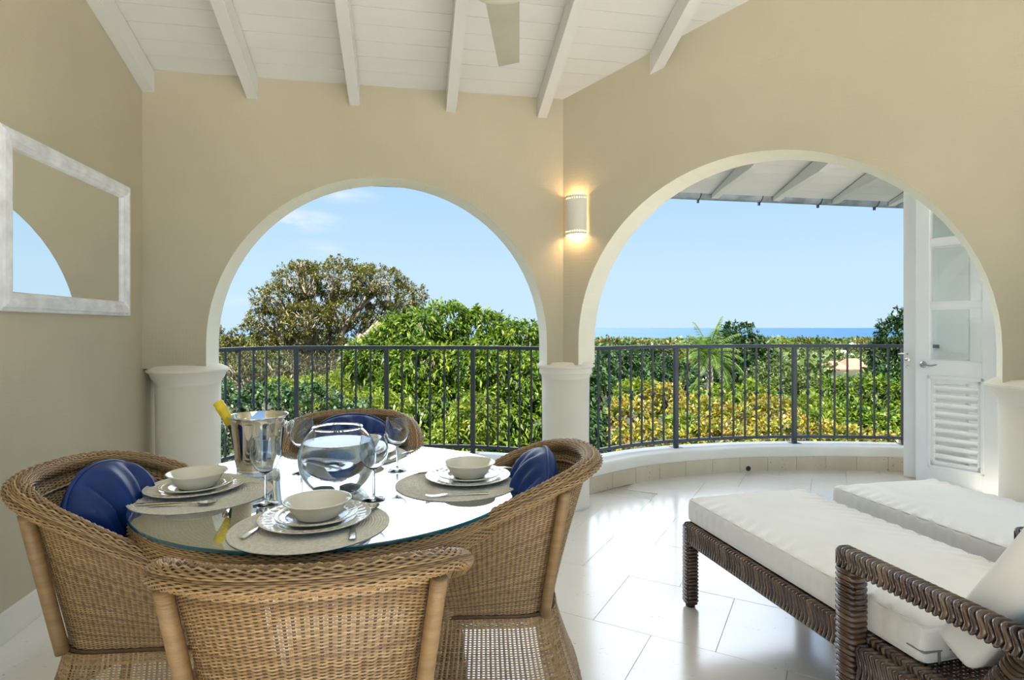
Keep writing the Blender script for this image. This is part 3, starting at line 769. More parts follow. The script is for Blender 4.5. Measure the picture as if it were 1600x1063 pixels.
# ================================================================ FURNITURE
def weave_mesh(name, S, n_rows, n_stk, hv, amp, th, closed_u=False, v0=0., v1=1., per=2):
    """S(U,V)->(P,N) vectorised; rows run along U, woven in and out of n_stk stakes"""
    nu = n_stk*per+(0 if closed_u else 1)
    U = np.arange(nu)/(n_stk*per); rows = v0+(np.arange(n_rows)+.5)/n_rows*(v1-v0)
    i = np.arange(nu); stake = (i/per)
    V = []; 
    for k, dv in enumerate((-hv, 0, hv)):
        UU, VV = np.meshgrid(U, rows+dv); P, Nn = S(UU, np.clip(VV, 0, 1) if not closed_u else VV)
        j = np.arange(n_rows)[:, None]
        o = amp*np.cos(PI*(stake[None, :]+j))
        o = o+(th if k == 1 else -th*.5)
        V.append(P+Nn*o[..., None])
    V = np.stack(V, 2)            # rows, nu, 3, 3
    idx = np.arange(n_rows*nu*3).reshape(n_rows, nu, 3)
    nx = np.roll(idx, -1, 1) if closed_u else None
    a = idx if closed_u else idx[:, :-1]; b = nx if closed_u else idx[:, 1:]
    Q = np.concatenate([np.stack([a[..., s], b[..., s], b[..., s+1], a[..., s+1]], -1).reshape(-1, 4) for s in (0, 1)])
    return V.reshape(-1, 3), Q
def stakes_mesh(S, n_stk, wid, nv, off=0., closed_u=False, v0=0., v1=1.):
    n = n_stk+(0 if closed_u else 1); U = np.arange(n)/n_stk; Vv = np.linspace(v0, v1, nv); out = []
    for k, du in enumerate((-wid, 0, wid)):
        UU, VV = np.meshgrid(U+du, Vv, indexing='ij'); P, Nn = S(UU if closed_u else np.clip(UU, 0, 1), VV); out.append(P+Nn*(off+(.0012 if k == 1 else 0)))
    V = np.stack(out, 2); idx = np.arange(n*nv*3).reshape(n, nv, 3); a = idx[:, :-1]; b = idx[:, 1:]
    Q = np.concatenate([np.stack([a[..., s], b[..., s], b[..., s+1], a[..., s+1]], -1).reshape(-1, 4) for s in (0, 1)])
    return V.reshape(-1, 3), Q
def plan_curve(W, b, fwd, n=2.6, frontw=None, closed=False, K=240):
    """back-rounded U, from right arm end round the back to left arm end; returns arclength sampler"""
    th = np.linspace(-PI/2, PI/2, K); x = W*np.sign(np.sin(th))*np.abs(np.sin(th))**(2/n); y = -b*np.abs(np.cos(th))**(2/n)
    fw = frontw if frontw else W
    yy = np.linspace(fwd, 0, 40)[:-1]; xl = -(W+(fw-W)*(yy/fwd)**1.5) if fwd > 0 else yy*0
    X = np.r_[xl, x, -xl[::-1]]; Y = np.r_[yy, y, yy[::-1]]
    if closed:
        fx_ = np.linspace(X[-1], X[0], 40)[1:]; ff = fwd+.03*(1-(fx_/abs(X[0]))**2); X = np.r_[X, fx_]; Y = np.r_[Y, ff]
    d = np.r_[0, np.cumsum(np.hypot(np.diff(X), np.diff(Y)))]; T = d/d[-1]
    def f(u):
        u = np.mod(u, 1.0) if closed else np.clip(u, 0, 1); e = .004
        px, py = np.interp(u, T, X), np.interp(u, T, Y)
        um = np.mod(u-e, 1.0) if closed else np.clip(u-e, 0, 1); up = np.mod(u+e, 1.0) if closed else np.clip(u+e, 0, 1)
        tx = np.interp(up, T, X)-np.interp(um, T, X); ty = np.interp(up, T, Y)-np.interp(um, T, Y); l = np.hypot(tx, ty)+1e-9
        return px, py, tx/l, ty/l
    return f, d[-1]
def sm(x, a, b): t = np.clip((x-a)/(b-a), 0, 1); return t*t*(3-2*t)
topc, topL = plan_curve(.268, .262, .32, 2.35, .25)
def rimz(u):
    y = topc(u)[1]; return np.interp(y, [-.265, -.22, -.13, -.03, .07, .17, .32], [.838, .832, .806, .764, .712, .662, .628])
seatc, seatL = plan_curve(.19, .145, .24, 3.0, .19)
SEAT = .405
def S_back(U, V):
    x1_, y1_, tx, ty = topc(U); x0_, y0_, _, _ = seatc(U)
    k = V; bulge = .018*np.sin(PI*V)      # slightly concave profile
    x = x0_+(x1_-x0_)*k**1.15; y = y0_+(y1_-y0_)*k**1.15; z = SEAT+(rimz(U)-.012-SEAT)*V
    nx, ny = ty, -tx                      # outward
    nz = -.25*np.ones_like(nx); l = np.sqrt(nx*nx+ny*ny+nz*nz)
    Nn = np.stack([nx/l, ny/l, nz/l], -1); return np.stack([x, y, z], -1), Nn
def S_rim(U, V):
    # V around the roll, U along it
    x, y, tx, ty = topc(U*1.0); nx, ny = ty, -tx; a = 2*PI*V
    e = np.minimum(1, np.minimum(U, 1-U)/.02)**.5   # close the ends
    rh = .031*(.15+.85*e); rv = .0205*(.15+.85*e)
    cx_ = x+nx*.012; cy_ = y+ny*.012; cz_ = rimz(U)
    P = np.stack([cx_+nx*np.cos(a)*rh, cy_+ny*np.cos(a)*rh, cz_+np.sin(a)*rv], -1)
    Nn = np.stack([nx*np.cos(a), ny*np.cos(a), np.sin(a)], -1); return P, Nn
skT, skTL = plan_curve(.20, .155, .22, 3.2, .20, closed=True)
skB, _ = plan_curve(.27, .235, .27, 3.2, .265, closed=True)
def S_skirt(U, V):
    x1_, y1_, tx, ty = skT(U); x0_, y0_, _, _ = skB(U); k = (1-V)**1.35
    x = x1_+(x0_-x1_)*k; y = y1_+(y0_-y1_)*k; z = .155+(SEAT-.155)*V+0*x
    Nn = np.stack([ty*.97, -tx*.97, .25+0*tx], -1); return np.stack([x, y, z], -1), Nn

def make_chair():
    R = empty('wicker_armchair')
    V, Q = weave_mesh('b', S_back, 118, 92, .0045, .0021, .0013, v0=.0, v1=.985)
    o = link('woven_back', quadmesh('woven_back', V, Q), M['wicker'], R)
    V, Q = stakes_mesh(S_back, 92, .0022, 14)
    so = link('stakes', quadmesh('stakes', V, Q), M['stake'], o); so['kind'] = 'stuff'
    V, Q = weave_mesh('r', lambda U, V: S_rim(U, V), 34, 96, .0128, .0028, .0016)
    o = link('rolled_rim', quadmesh('rolled_rim', V, Q), M['wicker'], R)
    nC = 96; U = np.linspace(0, 1, nC); Vv = np.arange(12)/12; UU, VV = np.meshgrid(U, Vv, indexing='ij'); P, Nn = S_rim(UU, VV); P = P-Nn*.0034
    idx = np.arange(nC*12).reshape(nC, 12); a = idx[:-1]; b = idx[1:]; Q = np.stack([a, b, np.roll(b, -1, 1), np.roll(a, -1, 1)], -1).reshape(-1, 4)
    link('rim_core', quadmesh('rim_core', P.reshape(-1, 3), Q, True), M['stake'], o)
    # braid lines: one inside below the rim, one at the seat
    for vv, off in ((.90, -.006), (.30, -.004)):
        U = np.linspace(0.02, .98, 120); P, Nn = S_back(U, np.full_like(U, vv)); P = P+Nn*off
        pts = [Vector(p)+Vector((0, 0, .0018*(-1)**i)) for i, p in enumerate(P)]
        MB().tube(pts, .0042, 5).build('braid', M['wicker'], R, smooth=True)
    # poles at the rear corners, from the rim to the skirt, then legs
    for u in (.322, .678):
        P1_, N1_ = S_back(np.array(u), np.array(.97)); P0_, N0_ = S_back(np.array(u), np.array(.03))
        a = Vector(P1_)+Vector(N1_)*.018; b = Vector(P0_)+Vector(N0_)*.026
        MB().tube([a.lerp(b, t/8)+Vector((0, 0, 0)) for t in range(9)], .0165, 16).build('pole', M['cane'], R, smooth=True)
        pb, nb = S_skirt(np.array(.385*.0+(.245 if u < .5 else .49)), np.array(0.0))
    # arm front poles
    for u in (.012, .988):
        P1_, _ = S_back(np.array(u), np.array(.95)); P0_, _ = S_back(np.array(u), np.array(.0))
        MB().tube([Vector(P1_).lerp(Vector(P0_), t/6) for t in range(7)], .0155, 14).build('pole', M['cane'], R, smooth=True)
    # skirt lattice, bands, corner bands
    V1, Q1 = weave_mesh('s', S_skirt, 34, 120, .006, .0014, .0008, closed_u=True, v0=.12, v1=.93)
    V2, Q2 = stakes_mesh(S_skirt, 120, .0021, 8, closed_u=True, v0=.06, v1=1.)
    o = link('skirt_lattice', quadmesh('skirt_lattice', np.r_[V1, V2], np.r_[Q1, Q2+len(V1)]), M['wicker'], R)
    Va, Qa = weave_mesh('s', S_skirt, 8, 100, .0075, .0018, .0012, closed_u=True, v0=.0, v1=.12)
    Vb, Qb = weave_mesh('s', S_skirt, 8, 100, .0075, .0018, .0012, closed_u=True, v0=.9, v1=1.03)
    for nm_, v_, q_ in (('skirt_band', Va, Qa), ('seat_band', Vb, Qb)): o = link(nm_, quadmesh(nm_, v_, q_), M['wicker'], R); o['kind'] = 'stuff'
    for uc in CORN:
        S_c = lambda U, V, uc=uc: S_skirt(uc-.028+U*.056, V)
        V, Q = weave_mesh('c', S_c, 52, 5, .0085, .0016, .001); V = V+0
        link('corner_band', quadmesh('corner_band', V, Q), M['wicker'], R)
        P0_, N0_ = S_skirt(np.array(uc), np.array(0.)); P1_, N1_ = S_skirt(np.array(uc), np.array(.9))
        top = Vector(P1_)-Vector(N1_)*.018; bot = Vector(P0_)-Vector(N0_)*.012; d = (bot-top); foot = bot+d*((bot.z)/(-d.z)); 
        MB().tube([top, bot, foot+Vector((0, 0, .0))], [.014, .014, .0125], 14).build('leg', M['cane'], R, smooth=True)
    # seat
    mb = MB(); K = 60; uu = np.arange(K)/K; x, y, _, _ = skT(uu)
    n_ = len(mb.v); ring = [(x[k]*.985, y[k]*.985, SEAT+.008) for k in range(K)]; ring2 = [(x[k]*.985, y[k]*.985, SEAT-.012) for k in range(K)]
    mb.add(ring+ring2, [tuple(range(K)), tuple(K+k for k in range(K-1, -1, -1))]+[(k, (k+1) % K, K+(k+1) % K, K+k) for k in range(K)])
    mb.build('seat', M['stake'], R)
    return R
# skirt corner parameters: find the u of the four corners
uu = np.linspace(0, 1, 2001); x_, y_, _, _ = skT(uu)
CORN = [float(uu[np.argmax(x_*sx+y_*sy)]) for sx, sy in ((-1, -1), (1, -1), (1, 1), (-1, 1))]
chair0 = make_chair()
chairs = [  # x, y, facing angle (rad from +y), label
    (-.395, 1.21, r2(6), 'wicker tub armchair nearest the camera, seen from behind'),
    (-1.07, 1.69, r2(-85), 'wicker tub armchair with navy cushion beside the mirror wall'),
    (-.02, 1.87, r2(92), 'wicker tub armchair with navy cushion beside the open floor, right of the table'),
    (-.70, 2.49, r2(192), 'wicker tub armchair on the far side of the table by the railing')]
chair_objs = []
for i, (x, y, a, lab) in enumerate(chairs):
    o = chair0 if i == 0 else copy_tree(chair0)
    o.location = (x, y, 0); o.rotation_euler = (0, 0, a); tag(o, lab, 'chair', 'wicker armchairs around the dining table'); chair_objs.append(o)

# ---- navy cushions
def cushion_mesh(seed, hw=.215, hh=.225, th=.085):
    NR, NT = 30, 120; fo = Vector((seed*3.1, seed*1.7, 0))
    def outl(a):   # outline: round top, flatter bottom
        c_, s_ = math.cos(a), math.sin(a); n = 2.3 if s_ > 0 else 3.4
        r = (abs(c_)**n+abs(s_)**n)**(-1/n); zz = s_*r; return hw*c_*r*(.86+.14*max(-1, min(1, zz*1.6+.3))), hh*zz
    def fold(x, z):
        # gathers fan out from the top edge
        ang = math.atan2(x, z+.30)*21+1.3*noise.noise(Vector((x*5, z*4, seed)))*2.2
        f = math.sin(ang*1.15)*.6+math.sin(ang*2.3+1.3+seed)*.4; f = (abs(f)**.8)*(1 if f > 0 else -1)
        return (.021*f)*(.35+.65*max(0, min(1, (z+hh*.9)/(1.6*hh))))+.007*noise.noise(Vector((x*11, z*11, seed+4)))
    mb = MB()
    for side in (1, -1):
        vs = []
        for i in range(NR+1):
            t = (i/NR)
            for k in range(NT):
                a = 2*PI*k/NT; X, Z = outl(a); r = t**.8; x, z = X*r, Z*r
                d = th*(1-r**3.2)**.55*(1 if side > 0 else .7)
                if side > 0: d += fold(x, z)*(1-r**9)
                vs.append((x, d*side, z))
        fs = []
        for i in range(NR):
            for k in range(NT):
                k2 = (k+1) % NT; q = (i*NT+k, i*NT+k2, (i+1)*NT+k2, (i+1)*NT+k); fs.append(q if side < 0 else q[::-1])
        mb.add(vs, fs)
    bm = bmesh.new(); me = mb.mesh('c', fix=False); bm.from_mesh(me); bmesh.ops.remove_doubles(bm, verts=bm.verts, dist=.0006); bmesh.ops.recalc_face_normals(bm, faces=bm.faces); bm.to_mesh(me); bm.free()
    pts = [Vector((outl(2*PI*k/90)[0], 0, outl(2*PI*k/90)[1])) for k in range(90)]
    return me, MB().tube(pts, .006, 8, closed=True).mesh('piping')
for ci, lab, sd in ((1, 'gathered navy blue cushion in the chair beside the mirror wall', 1), (2, 'gathered navy blue cushion in the chair at the right of the table', 2), (3, 'navy blue cushion in the far chair by the railing', 3)):
    me, pm = cushion_mesh(sd); x, y, a, _ = chairs[ci]
    o = link('chair_cushion', me, M['blue'], None, True)
    X = Matrix.Translation((x, y, 0)) @ Matrix.Rotation(a, 4, 'Z') @ Matrix.Translation((0, -.085, .635)) @ Matrix.Rotation(r2(13), 4, 'X') @ Matrix.Rotation(r2((-6, 4, 0)[sd-1]), 4, 'Y')
    o.matrix_world = X; tag(o, lab, 'cushion', 'navy cushions in the wicker chairs')
    p = link('piping', pm, M['blue'], o, True)

# ---------------------------------------------------------------- dining table
TX, TY, TR, TZ = -.558, 1.883, .585, .745
tb = empty('dining_table', (TX, TY, 0)); tag(tb, 'round wicker dining table with a reflective glass top', 'table')
gl = MB().lathe([(0, TZ-.010), (TR-.002, TZ-.010), (TR, TZ-.008), (TR, TZ-.002), (TR-.002, TZ), (0, TZ)], 128)
g = gl.build('glass_top', M['tabletop'], tb, auto=30)
g.data.materials.append(M['edge'])
for p in g.data.polygons:
    cc = p.center
    if math.hypot(cc.x, cc.y) > TR-.004: p.material_index = 1
def S_apron(U, V):   # torus-like rim below the glass
    a = 2*PI*U; t = V*1.55*PI-.30*PI; rr = .036; R0 = TR-.030
    r = R0+rr*np.cos(t-.0)*.75; z = TZ-.012-.036-rr*np.sin(t)*-1*1.0
    P = np.stack([r*np.cos(a), r*np.sin(a), z+0*a], -1); Nn = np.stack([np.cos(a)*np.cos(t), np.sin(a)*np.cos(t), np.sin(t)+0*a], -1); return P, Nn
V, Q = weave_mesh('a', lambda U, V: S_apron(U, V), 34, 240, .0128, .0024, .0014, closed_u=True)
link('apron', quadmesh('apron', V, Q), M['wicker'], tb)
MB().lathe([(TR-.03-.022, TZ-.070), (TR-.03+.020, TZ-.066), (TR-.03+.022, TZ-.045), (TR-.035, TZ-.018), (TR-.06, TZ-.017), (TR-.06, TZ-.07)], 96, closed=True).build('apron_core', M['stake'], tb)
def S_top(U, V):
    a = 2*PI*U; r = .04+(TR-.075)*V; return np.stack([r*np.cos(a), r*np.sin(a), TZ-.0165+0*r], -1), np.stack([0*a, 0*a, 1+0*a], -1)
V1, Q1 = weave_mesh('t', S_top, 104, 150, .0042, .0009, .0008, closed_u=True)
tm = mat('pale woven tabletop', (.9, .9, .9), .5, island=[(.52, .46, .33, 1), (.68, .62, .47, 1), (.58, .52, .38, 1)], nscale=40, namt=.12)
link('woven_surface', quadmesh('woven_surface', V1, Q1), tm, tb)
MB().lathe([(0, TZ-.026), (TR-.05, TZ-.026), (TR-.05, TZ-.020), (0, TZ-.020)], 64).build('underlay', M['stake'], tb)
for k in range(4):
    a = r2(-26+90*k)
    def S_leg(U, V, a=a):
        r = .40+.05*(1-V)**2; cx_, cy_ = math.cos(a), math.sin(a); rad = .052-.022*V+.02*(1-V)**6*0+.016*V**8
        t = 2*PI*U; return np.stack([r*cx_+rad*np.cos(t), r*cy_+rad*np.sin(t), .01+(TZ-.085)*(V)+0*t], -1), np.stack([np.cos(t), np.sin(t), 0*t], -1)
    V, Q = weave_mesh('l', S_leg, 150, 20, .0036, .0014, .001, closed_u=True)
    lg = link('leg', quadmesh('leg', V, Q), M['wicker'], tb)
    V_ = np.linspace(0, 1, 12); pts, rad = [], []
    for v in V_:
        r = .40+.05*(1-v)**2; pts.append((r*math.cos(a), r*math.sin(a), .005+(TZ-.08)*v)); rad.append(.049-.022*v)
    MB().tube(pts, rad, 20).build('leg_core', M['stake'], lg)

# ---------------------------------------------------------------- table setting
GT = TZ+.0005
def plate_prof(R, h=.018, rim=.30):
    # relief rings on the rim
    pr = [(0, .003), (R*.55, .003), (R*.62, .0055), (R*.68, .010), (R*.72, .0112), (R*.76, .0128), (R*.78, .0122), (R*.90, .0150), (R*.92, .0160), (R*.94, .0155), (R*.985, .0185), (R, .0180), (R*.985, .0155), (R*.80, .0095), (R*.66, .0045), (R*.58, 0), (0, 0)]
    return pr
pl_big = MB().lathe(plate_prof(.140), 96, caps=False).mesh('dinner_plate'); pl_small = MB().lathe(plate_prof(.103), 80, caps=False).mesh('side_plate')
bo = MB().lathe([(0, .004), (.040, .004), (.052, .010), (.066, .028), (.0745, .042), (.083, .0475), (.086, .0475), (.086, .0455), (.077, .040), (.068, .026), (.055, .006), (.045, 0), (0, 0)], 80, caps=False).mesh('bowl')
for me in (pl_big, pl_small, bo): me.polygons.foreach_set('use_smooth', np.ones(len(me.polygons), bool)); me.materials.append(M['china'])
def emboss(me, R):
    co = np.empty(len(me.vertices)*3); me.vertices.foreach_get('co', co); co = co.reshape(-1, 3); r = np.hypot(co[:, 0], co[:, 1]); a = np.arctan2(co[:, 1], co[:, 0])
    co[:, 2] += np.where((r > R*.77) & (r < R*.93) & (co[:, 2] > .011), .0011*np.sin(a*32), 0); me.vertices.foreach_set('co', co.ravel())
emboss(pl_big, .140); emboss(pl_small, .103)
mm_ = MB(); pr = [(0, 0)]
pr = [(0, .0012)]; nR = 26
for k in range(nR):
    r0 = .194*k/nR; pr += [(r0+.0015, .0012), (r0+.0038, .0034), (r0+.0062, .0014)]
pr += [(.196, .001), (.195, 0), (0, 0)]
mm_ = mm_.lathe(pr, 96, caps=False).mesh('placemat'); mm_.materials.append(M['mat']); mm_.polygons.foreach_set('use_smooth', np.ones(len(mm_.polygons), bool))
def inst(name, me, loc, label, cat, group=None, rz=0):
    o = bpy.data.objects.new(name, me); C.objects.link(o); o.location = loc; o.rotation_euler = (0, 0, rz); tag(o, label, cat, group); return o
settings = [  # mat centre, plate centre, who
    ((-.513, 1.470), (-.508, 1.490), 'nearest the camera'), ((-.935, 1.745), (-.975, 1.775), 'on the mirror side of the table'),
    ((-.178, 1.862), (-.145, 1.900), 'on the right of the table'), ((-.615, 2.275), (-.60, 2.285), 'on the far side of the table')]
for (mc, pc_, who) in settings:
    inst('placemat', mm_, (mc[0], mc[1], GT), 'round ribbed taupe placemat '+who, 'placemat', 'round placemats')
    z = GT+.0036
    inst('dinner_plate', pl_big, (pc_[0], pc_[1], z), 'large ivory dinner plate under the bowl '+who, 'plate', 'dinner plates')
    inst('side_plate', pl_small, (pc_[0]+.004, pc_[1]-.003, z+.0062), 'small ivory plate between bowl and dinner plate '+who, 'plate', 'side plates')
    inst('bowl', bo, (pc_[0]+.004, pc_[1]+.002, z+.0098), 'ivory china bowl on the plates '+who, 'bowl', 'china bowls')
# cutlery (local +y = towards tip)
fk = MB(); fk.strip([(0, -.095, .003), (0, -.06, .004), (0, -.02, .0045), (0, .02, .0075), (0, .04, .0055)], [.018, .014, .007, .006, .020], .0022)
for k in range(4):
    x = -.0082+k*.00547; fk.strip([(x, .038, .0055), (x, .055, .0035), (x, .075, .0035), (x, .092, .007)], [.0045, .003, .0026, .0012], .0018)
fk = fk.mesh('fork'); fk.materials.append(M['steel'])
kn = MB(); kn.strip([(0, -.11, .004), (0, -.07, .0045), (0, -.01, .0045), (0, .0, .004), (0, .04, .004), (0, .08, .004), (-.004, .105, .004)], [.016, .015, .010, .015, .018, .017, .003], .0026)
kn = kn.mesh('knife'); kn.materials.append(M['steel'])
sp = MB(); sp.strip([(0, -.09, .003), (0, -.05, .004), (0, 0, .0055), (0, .025, .0075), (0, .042, .006)], [.017, .012, .006, .005, .006], .0022)
K = 14; vs = []
for i in range(7):
    t = i/6
    for k in range(K):
        a = 2*PI*k/K; vs.append((.0165*t*math.cos(a), .062+.026*t*math.sin(a), .0005+.0075*t*t))
fs = []
for i in range(6):
    for k in range(K): k2 = (k+1) % K; fs.append((i*K+k, i*K+k2, (i+1)*K+k2, (i+1)*K+k))
n0 = len(vs); vs += [(x*.99, .062+(y-.062)*.99, z+.0014) for x, y, z in vs]
fs += [tuple(n0+i for i in f[::-1]) for f in fs]
sp.add(vs, fs); sp = sp.mesh('spoon', fix=False); sp.materials.append(M['steel'])
MZ = GT+.0035
cut = [('fork', fk, (-.625, 1.455), -8, 'steel fork left of the nearest plate'), ('spoon', sp, (-.392, 1.530), -8, 'steel spoon right of the nearest plate'),
       ('knife', kn, (-.402, 1.460), 14, 'steel knife beside the nearest plate'),
       ('spoon', sp, (-.925, 1.618), -84, 'steel spoon in front of the left place setting'), ('knife', kn, (-.95, 1.638), -80, 'steel knife in front of the left place setting'),
       ('fork', fk, (-.925, 1.925), -68, 'steel fork behind the left place setting'),
       ('fork', fk, (-.165, 1.715), 102, 'steel fork in front of the right place setting'), ('knife', kn, (-.245, 2.02), 118, 'steel knife behind the right place setting'),
       ('spoon', sp, (-.09, 2.045), 95, 'steel spoon behind the right place setting'),
       ('fork', fk, (-.44, 2.245), 160, 'steel fork beside the far place setting'), ('knife', kn, (-.79, 2.29), 170, 'steel knife beside the far place setting')]
for nm, me, (x, y), a, lab in cut:
    inst(nm, me, (x, y, MZ), lab, nm, 'steel cutlery on the placemats', r2(a))
# wine glasses (thin walled)
def wineglass():
    R = empty('wine_glass')
    outer = [(0, .0), (.033, .0), (.034, .0015), (.018, .005), (.006, .009), (.0040, .014), (.0038, .07), (.0046, .085), (.012, .091), (.026, .101), (.036, .117), (.0415, .135), (.042, .150), (.0395, .17), (.0360, .189)]
    MB().lathe(outer[:8]+[(0, .086)], 40, caps=False).build('stem', M['glass'], R, auto=38)
    MB().lathe([(0, .0865), (.0046, .087)]+outer[8:]+[(.0352, .1895), (.0385, .17), (.0408, .150), (.0402, .136), (.035, .118), (.025, .1025), (.012, .093), (0, .0905)], 48, caps=False).build('glass_bowl', M['glass'], R, auto=38)
    return R
wg = wineglass()
for i, (x, y, lab) in enumerate(((-.703, 1.644, 'wine glass between the left and nearest place settings'), (-.405, 1.688, 'wine glass in front of the right side of the fish bowl'),
                                 (-.405, 2.03, 'wine glass behind the fish bowl on its right'), (-.730, 2.00, 'wine glass between the fish bowl and the ice bucket'))):
    o = wg if i == 0 else copy_tree(wg); o.location = (x, y, GT); tag(o, lab, 'glass', 'stemmed wine glasses')
# fish bowl
fb = empty('fish_bowl', (-.545, 1.80, GT)); tag(fb, 'round clear glass fish bowl of water in the middle of the table', 'bowl')
R_ = .118; cz_ = .098
def sph(R, z0, z1, n, off=0):
    a0 = math.asin(max(-1, (z0-cz_)/R)); a1 = math.asin(min(1, (z1-cz_)/R)); return [(R*math.cos(a0+(a1-a0)*k/n), cz_+R*math.sin(a0+(a1-a0)*k/n)) for k in range(n+1)]
o_ = sph(R_, .004, .190, 28); i_ = sph(R_-.0025, .008, .190, 28)
MB().lathe([(0, 0), (o_[0][0]-.004, 0)]+o_+[(o_[-1][0]+.003, .195), (o_[-1][0]+.001, .197), (i_[-1][0], .194)]+i_[::-1]+[(0, .008)], 72, caps=False).build('glass_bowl', M['glass'], fb, auto=38)
wt = sph(R_-.0032, .0090, .150, 24)
wo_ = MB().lathe([(0, .0090)]+wt+[(0, .150)], 72, caps=False).build('water', M['water'], fb, auto=60)
for k, (x, y, z, a) in enumerate(((-.026, -.02, .024, .3), (.022, .022, .025, 1.2), (.034, -.028, .028, 2.0))):
    bm = bmesh.new(); bmesh.ops.create_icosphere(bm, subdivisions=3, radius=1)
    for v in bm.verts: v.co = Vector((v.co.x*.028, v.co.y*.020, v.co.z*.012))*(1+.15*noise.noise(v.co*1.5+Vector((k, 0, 0))))
    me = bpy.data.meshes.new('pebble'); bm.to_mesh(me); bm.free()
    o = link('pebble', me, M['pebble'], None, True); o.location = (-.545+x, 1.80+y, GT+z); o.rotation_euler = (0, 0, a)
    tag(o, ('left hand', 'middle', 'right hand')[k]+' dark grey pebble lying in the water of the fish bowl', 'pebble', 'pebbles in the fish bowl')
# ice bucket with bottle
bx, by = -.905, 2.055
ib = empty('ice_bucket', (bx, by, GT)); tag(ib, 'polished steel ice bucket with ring handles', 'bucket')
MB().lathe([(0, 0), (.070, 0), (.071, .004), (.068, .007), (.0715, .012), (.0745, .03), (.076, .034), (.0765, .05), (.081, .10), (.0905, .165), (.096, .182), (.1005, .186), (.1025, .190), (.101, .194), (.0975, .193), (.093, .180), (.087, .160), (.078, .10), (.072, .03), (.068, .012), (0, .010)], 72, caps=False).build('bucket_body', M['chrome'], ib, auto=50)
for sgn in (-1, 1):
    a = r2(182) if sgn < 0 else r2(2)
    h = MB(); d = Vector((math.cos(a), math.sin(a), 0)); p = d*.098+Vector((0, 0, .160))
    X = Matrix.Translation(p) @ d.to_track_quat('Z', 'Y').to_matrix().to_4x4()
    q = MB().lathe([(0, -.008), (.012, -.006), (.013, 0), (.007, .004), (.006, .010), (.0125, .014), (.0135, .020), (.009, .026), (0, .028)], 20)
    h.add([X @ Vector(v) for v in q.v], q.f)
    t = Vector((-d.y, d.x, 0))
    h.tube([p+d*.008+t*.020*math.cos(2*PI*k/24)+Vector((0, 0, -.014+.020*math.sin(2*PI*k/24))) for k in range(24)], .0025, 8, closed=True)
    h.build('handle', M['chrome'], ib, smooth=True)
bt = empty('champagne_bottle', (bx-.012, by, GT+.018)); bt.rotation_euler = (r2(8), r2(-27), 0); tag(bt, 'champagne bottle with yellow foil leaning in the ice bucket', 'bottle')
MB().lathe([(0, 0), (.036, .002), (.038, .01), (.038, .07), (.034, .095), (.022, .125), (.016, .15), (.0145, .19)], 32).build('bottle_glass', M['bottle'], bt, smooth=True)
MB().lathe([(.0158, .165), (.0160, .20), (.0172, .224), (.0185, .228), (.0180, .236), (.0165, .240), (.0172, .250), (.016, .256), (0, .258)], 24).build('foil', M['foil'], bt, smooth=True)

# ================================================================ LOUNGERS
def wrap(mb_r, path, hw, hh, pitch=.0085, bulge=.0022, chev=.006, lobes=2, n=20, up=(0, 0, 1), seed=0):
    """resin strands wrapped round a rounded rectangular bar; returns list of rings as quads"""
    pts = [Vector(p) for p in path]; L = [0]
    for i in range(1, len(pts)): L.append(L[-1]+(pts[i]-pts[i-1]).length)
    def pos(s):
        s = max(0, min(L[-1], s))
        for i in range(1, len(pts)):
            if L[i] >= s-1e-9:
                f = (s-L[i-1])/(L[i]-L[i-1]); t = (pts[i]-pts[i-1]).normalized(); return pts[i-1].lerp(pts[i], f), t
    nR = int(L[-1]/pitch); u_ = Vector(up)
    for j in range(nR):
        sc_ = (j+.5)*pitch; vs = []
        for k in range(n):
            a = 2*PI*k/n; ph = (a/(2*PI)*lobes) % 1; tri = abs(ph*2-1)*2-1
            s = sc_+chev*tri
            for e_, b_ in ((-pitch*.49, -.003), (-pitch*.33, bulge*.68), (0, bulge), (pitch*.33, bulge*.68), (pitch*.49, -.003)):
                p, t = pos(s+e_); sd = t.cross(u_).normalized(); uu_ = sd.cross(t).normalized()
                ca, sa = math.cos(a), math.sin(a); pw = .55
                x = hw*math.copysign(abs(ca)**pw, ca); z = hh*math.copysign(abs(sa)**pw, sa); nn = (sd*ca+uu_*sa)
                alt = 0
                vs.append(p+sd*x+uu_*z+nn*(b_+alt))
        fs = []
        for k in range(n):
            k2 = (k+1) % n
            for e_ in range(4): fs.append((5*k+e_, 5*k2+e_, 5*k2+e_+1, 5*k+e_+1))
        mb_r.add(vs, fs)
    return mb_r
def bar(name, R, path, hw, hh, **kw):
    up = kw.get('up', (0, 0, 1))
    o = wrap(MB(), path, hw, hh, **kw).build(name, M['brown'], R, smooth=True, fix=False)
    pts = [Vector(p) for p in path]; mb = MB(); n = len(pts); u_ = Vector(up); vs = []
    for i in range(n):
        t = (pts[min(i+1, n-1)]-pts[max(i-1, 0)]).normalized(); sd = t.cross(u_).normalized(); uu_ = sd.cross(t).normalized()
        for a, b in ((-1, -1), (1, -1), (1, 1), (-1, 1)): vs.append(pts[i]+sd*a*(hw-.004)+uu_*b*(hh-.004))
    fs = [(0, 1, 2, 3), tuple(4*(n-1)+k for k in (3, 2, 1, 0))]+[(4*i+k, 4*i+(k+1) % 4, 4*i+4+(k+1) % 4, 4*i+4+k) for i in range(n-1) for k in range(4)]
    mb.add(vs, fs); mb.build('core', M['core'], o)
    return o
LW = .61; ZR = .375      # width, top of side rail
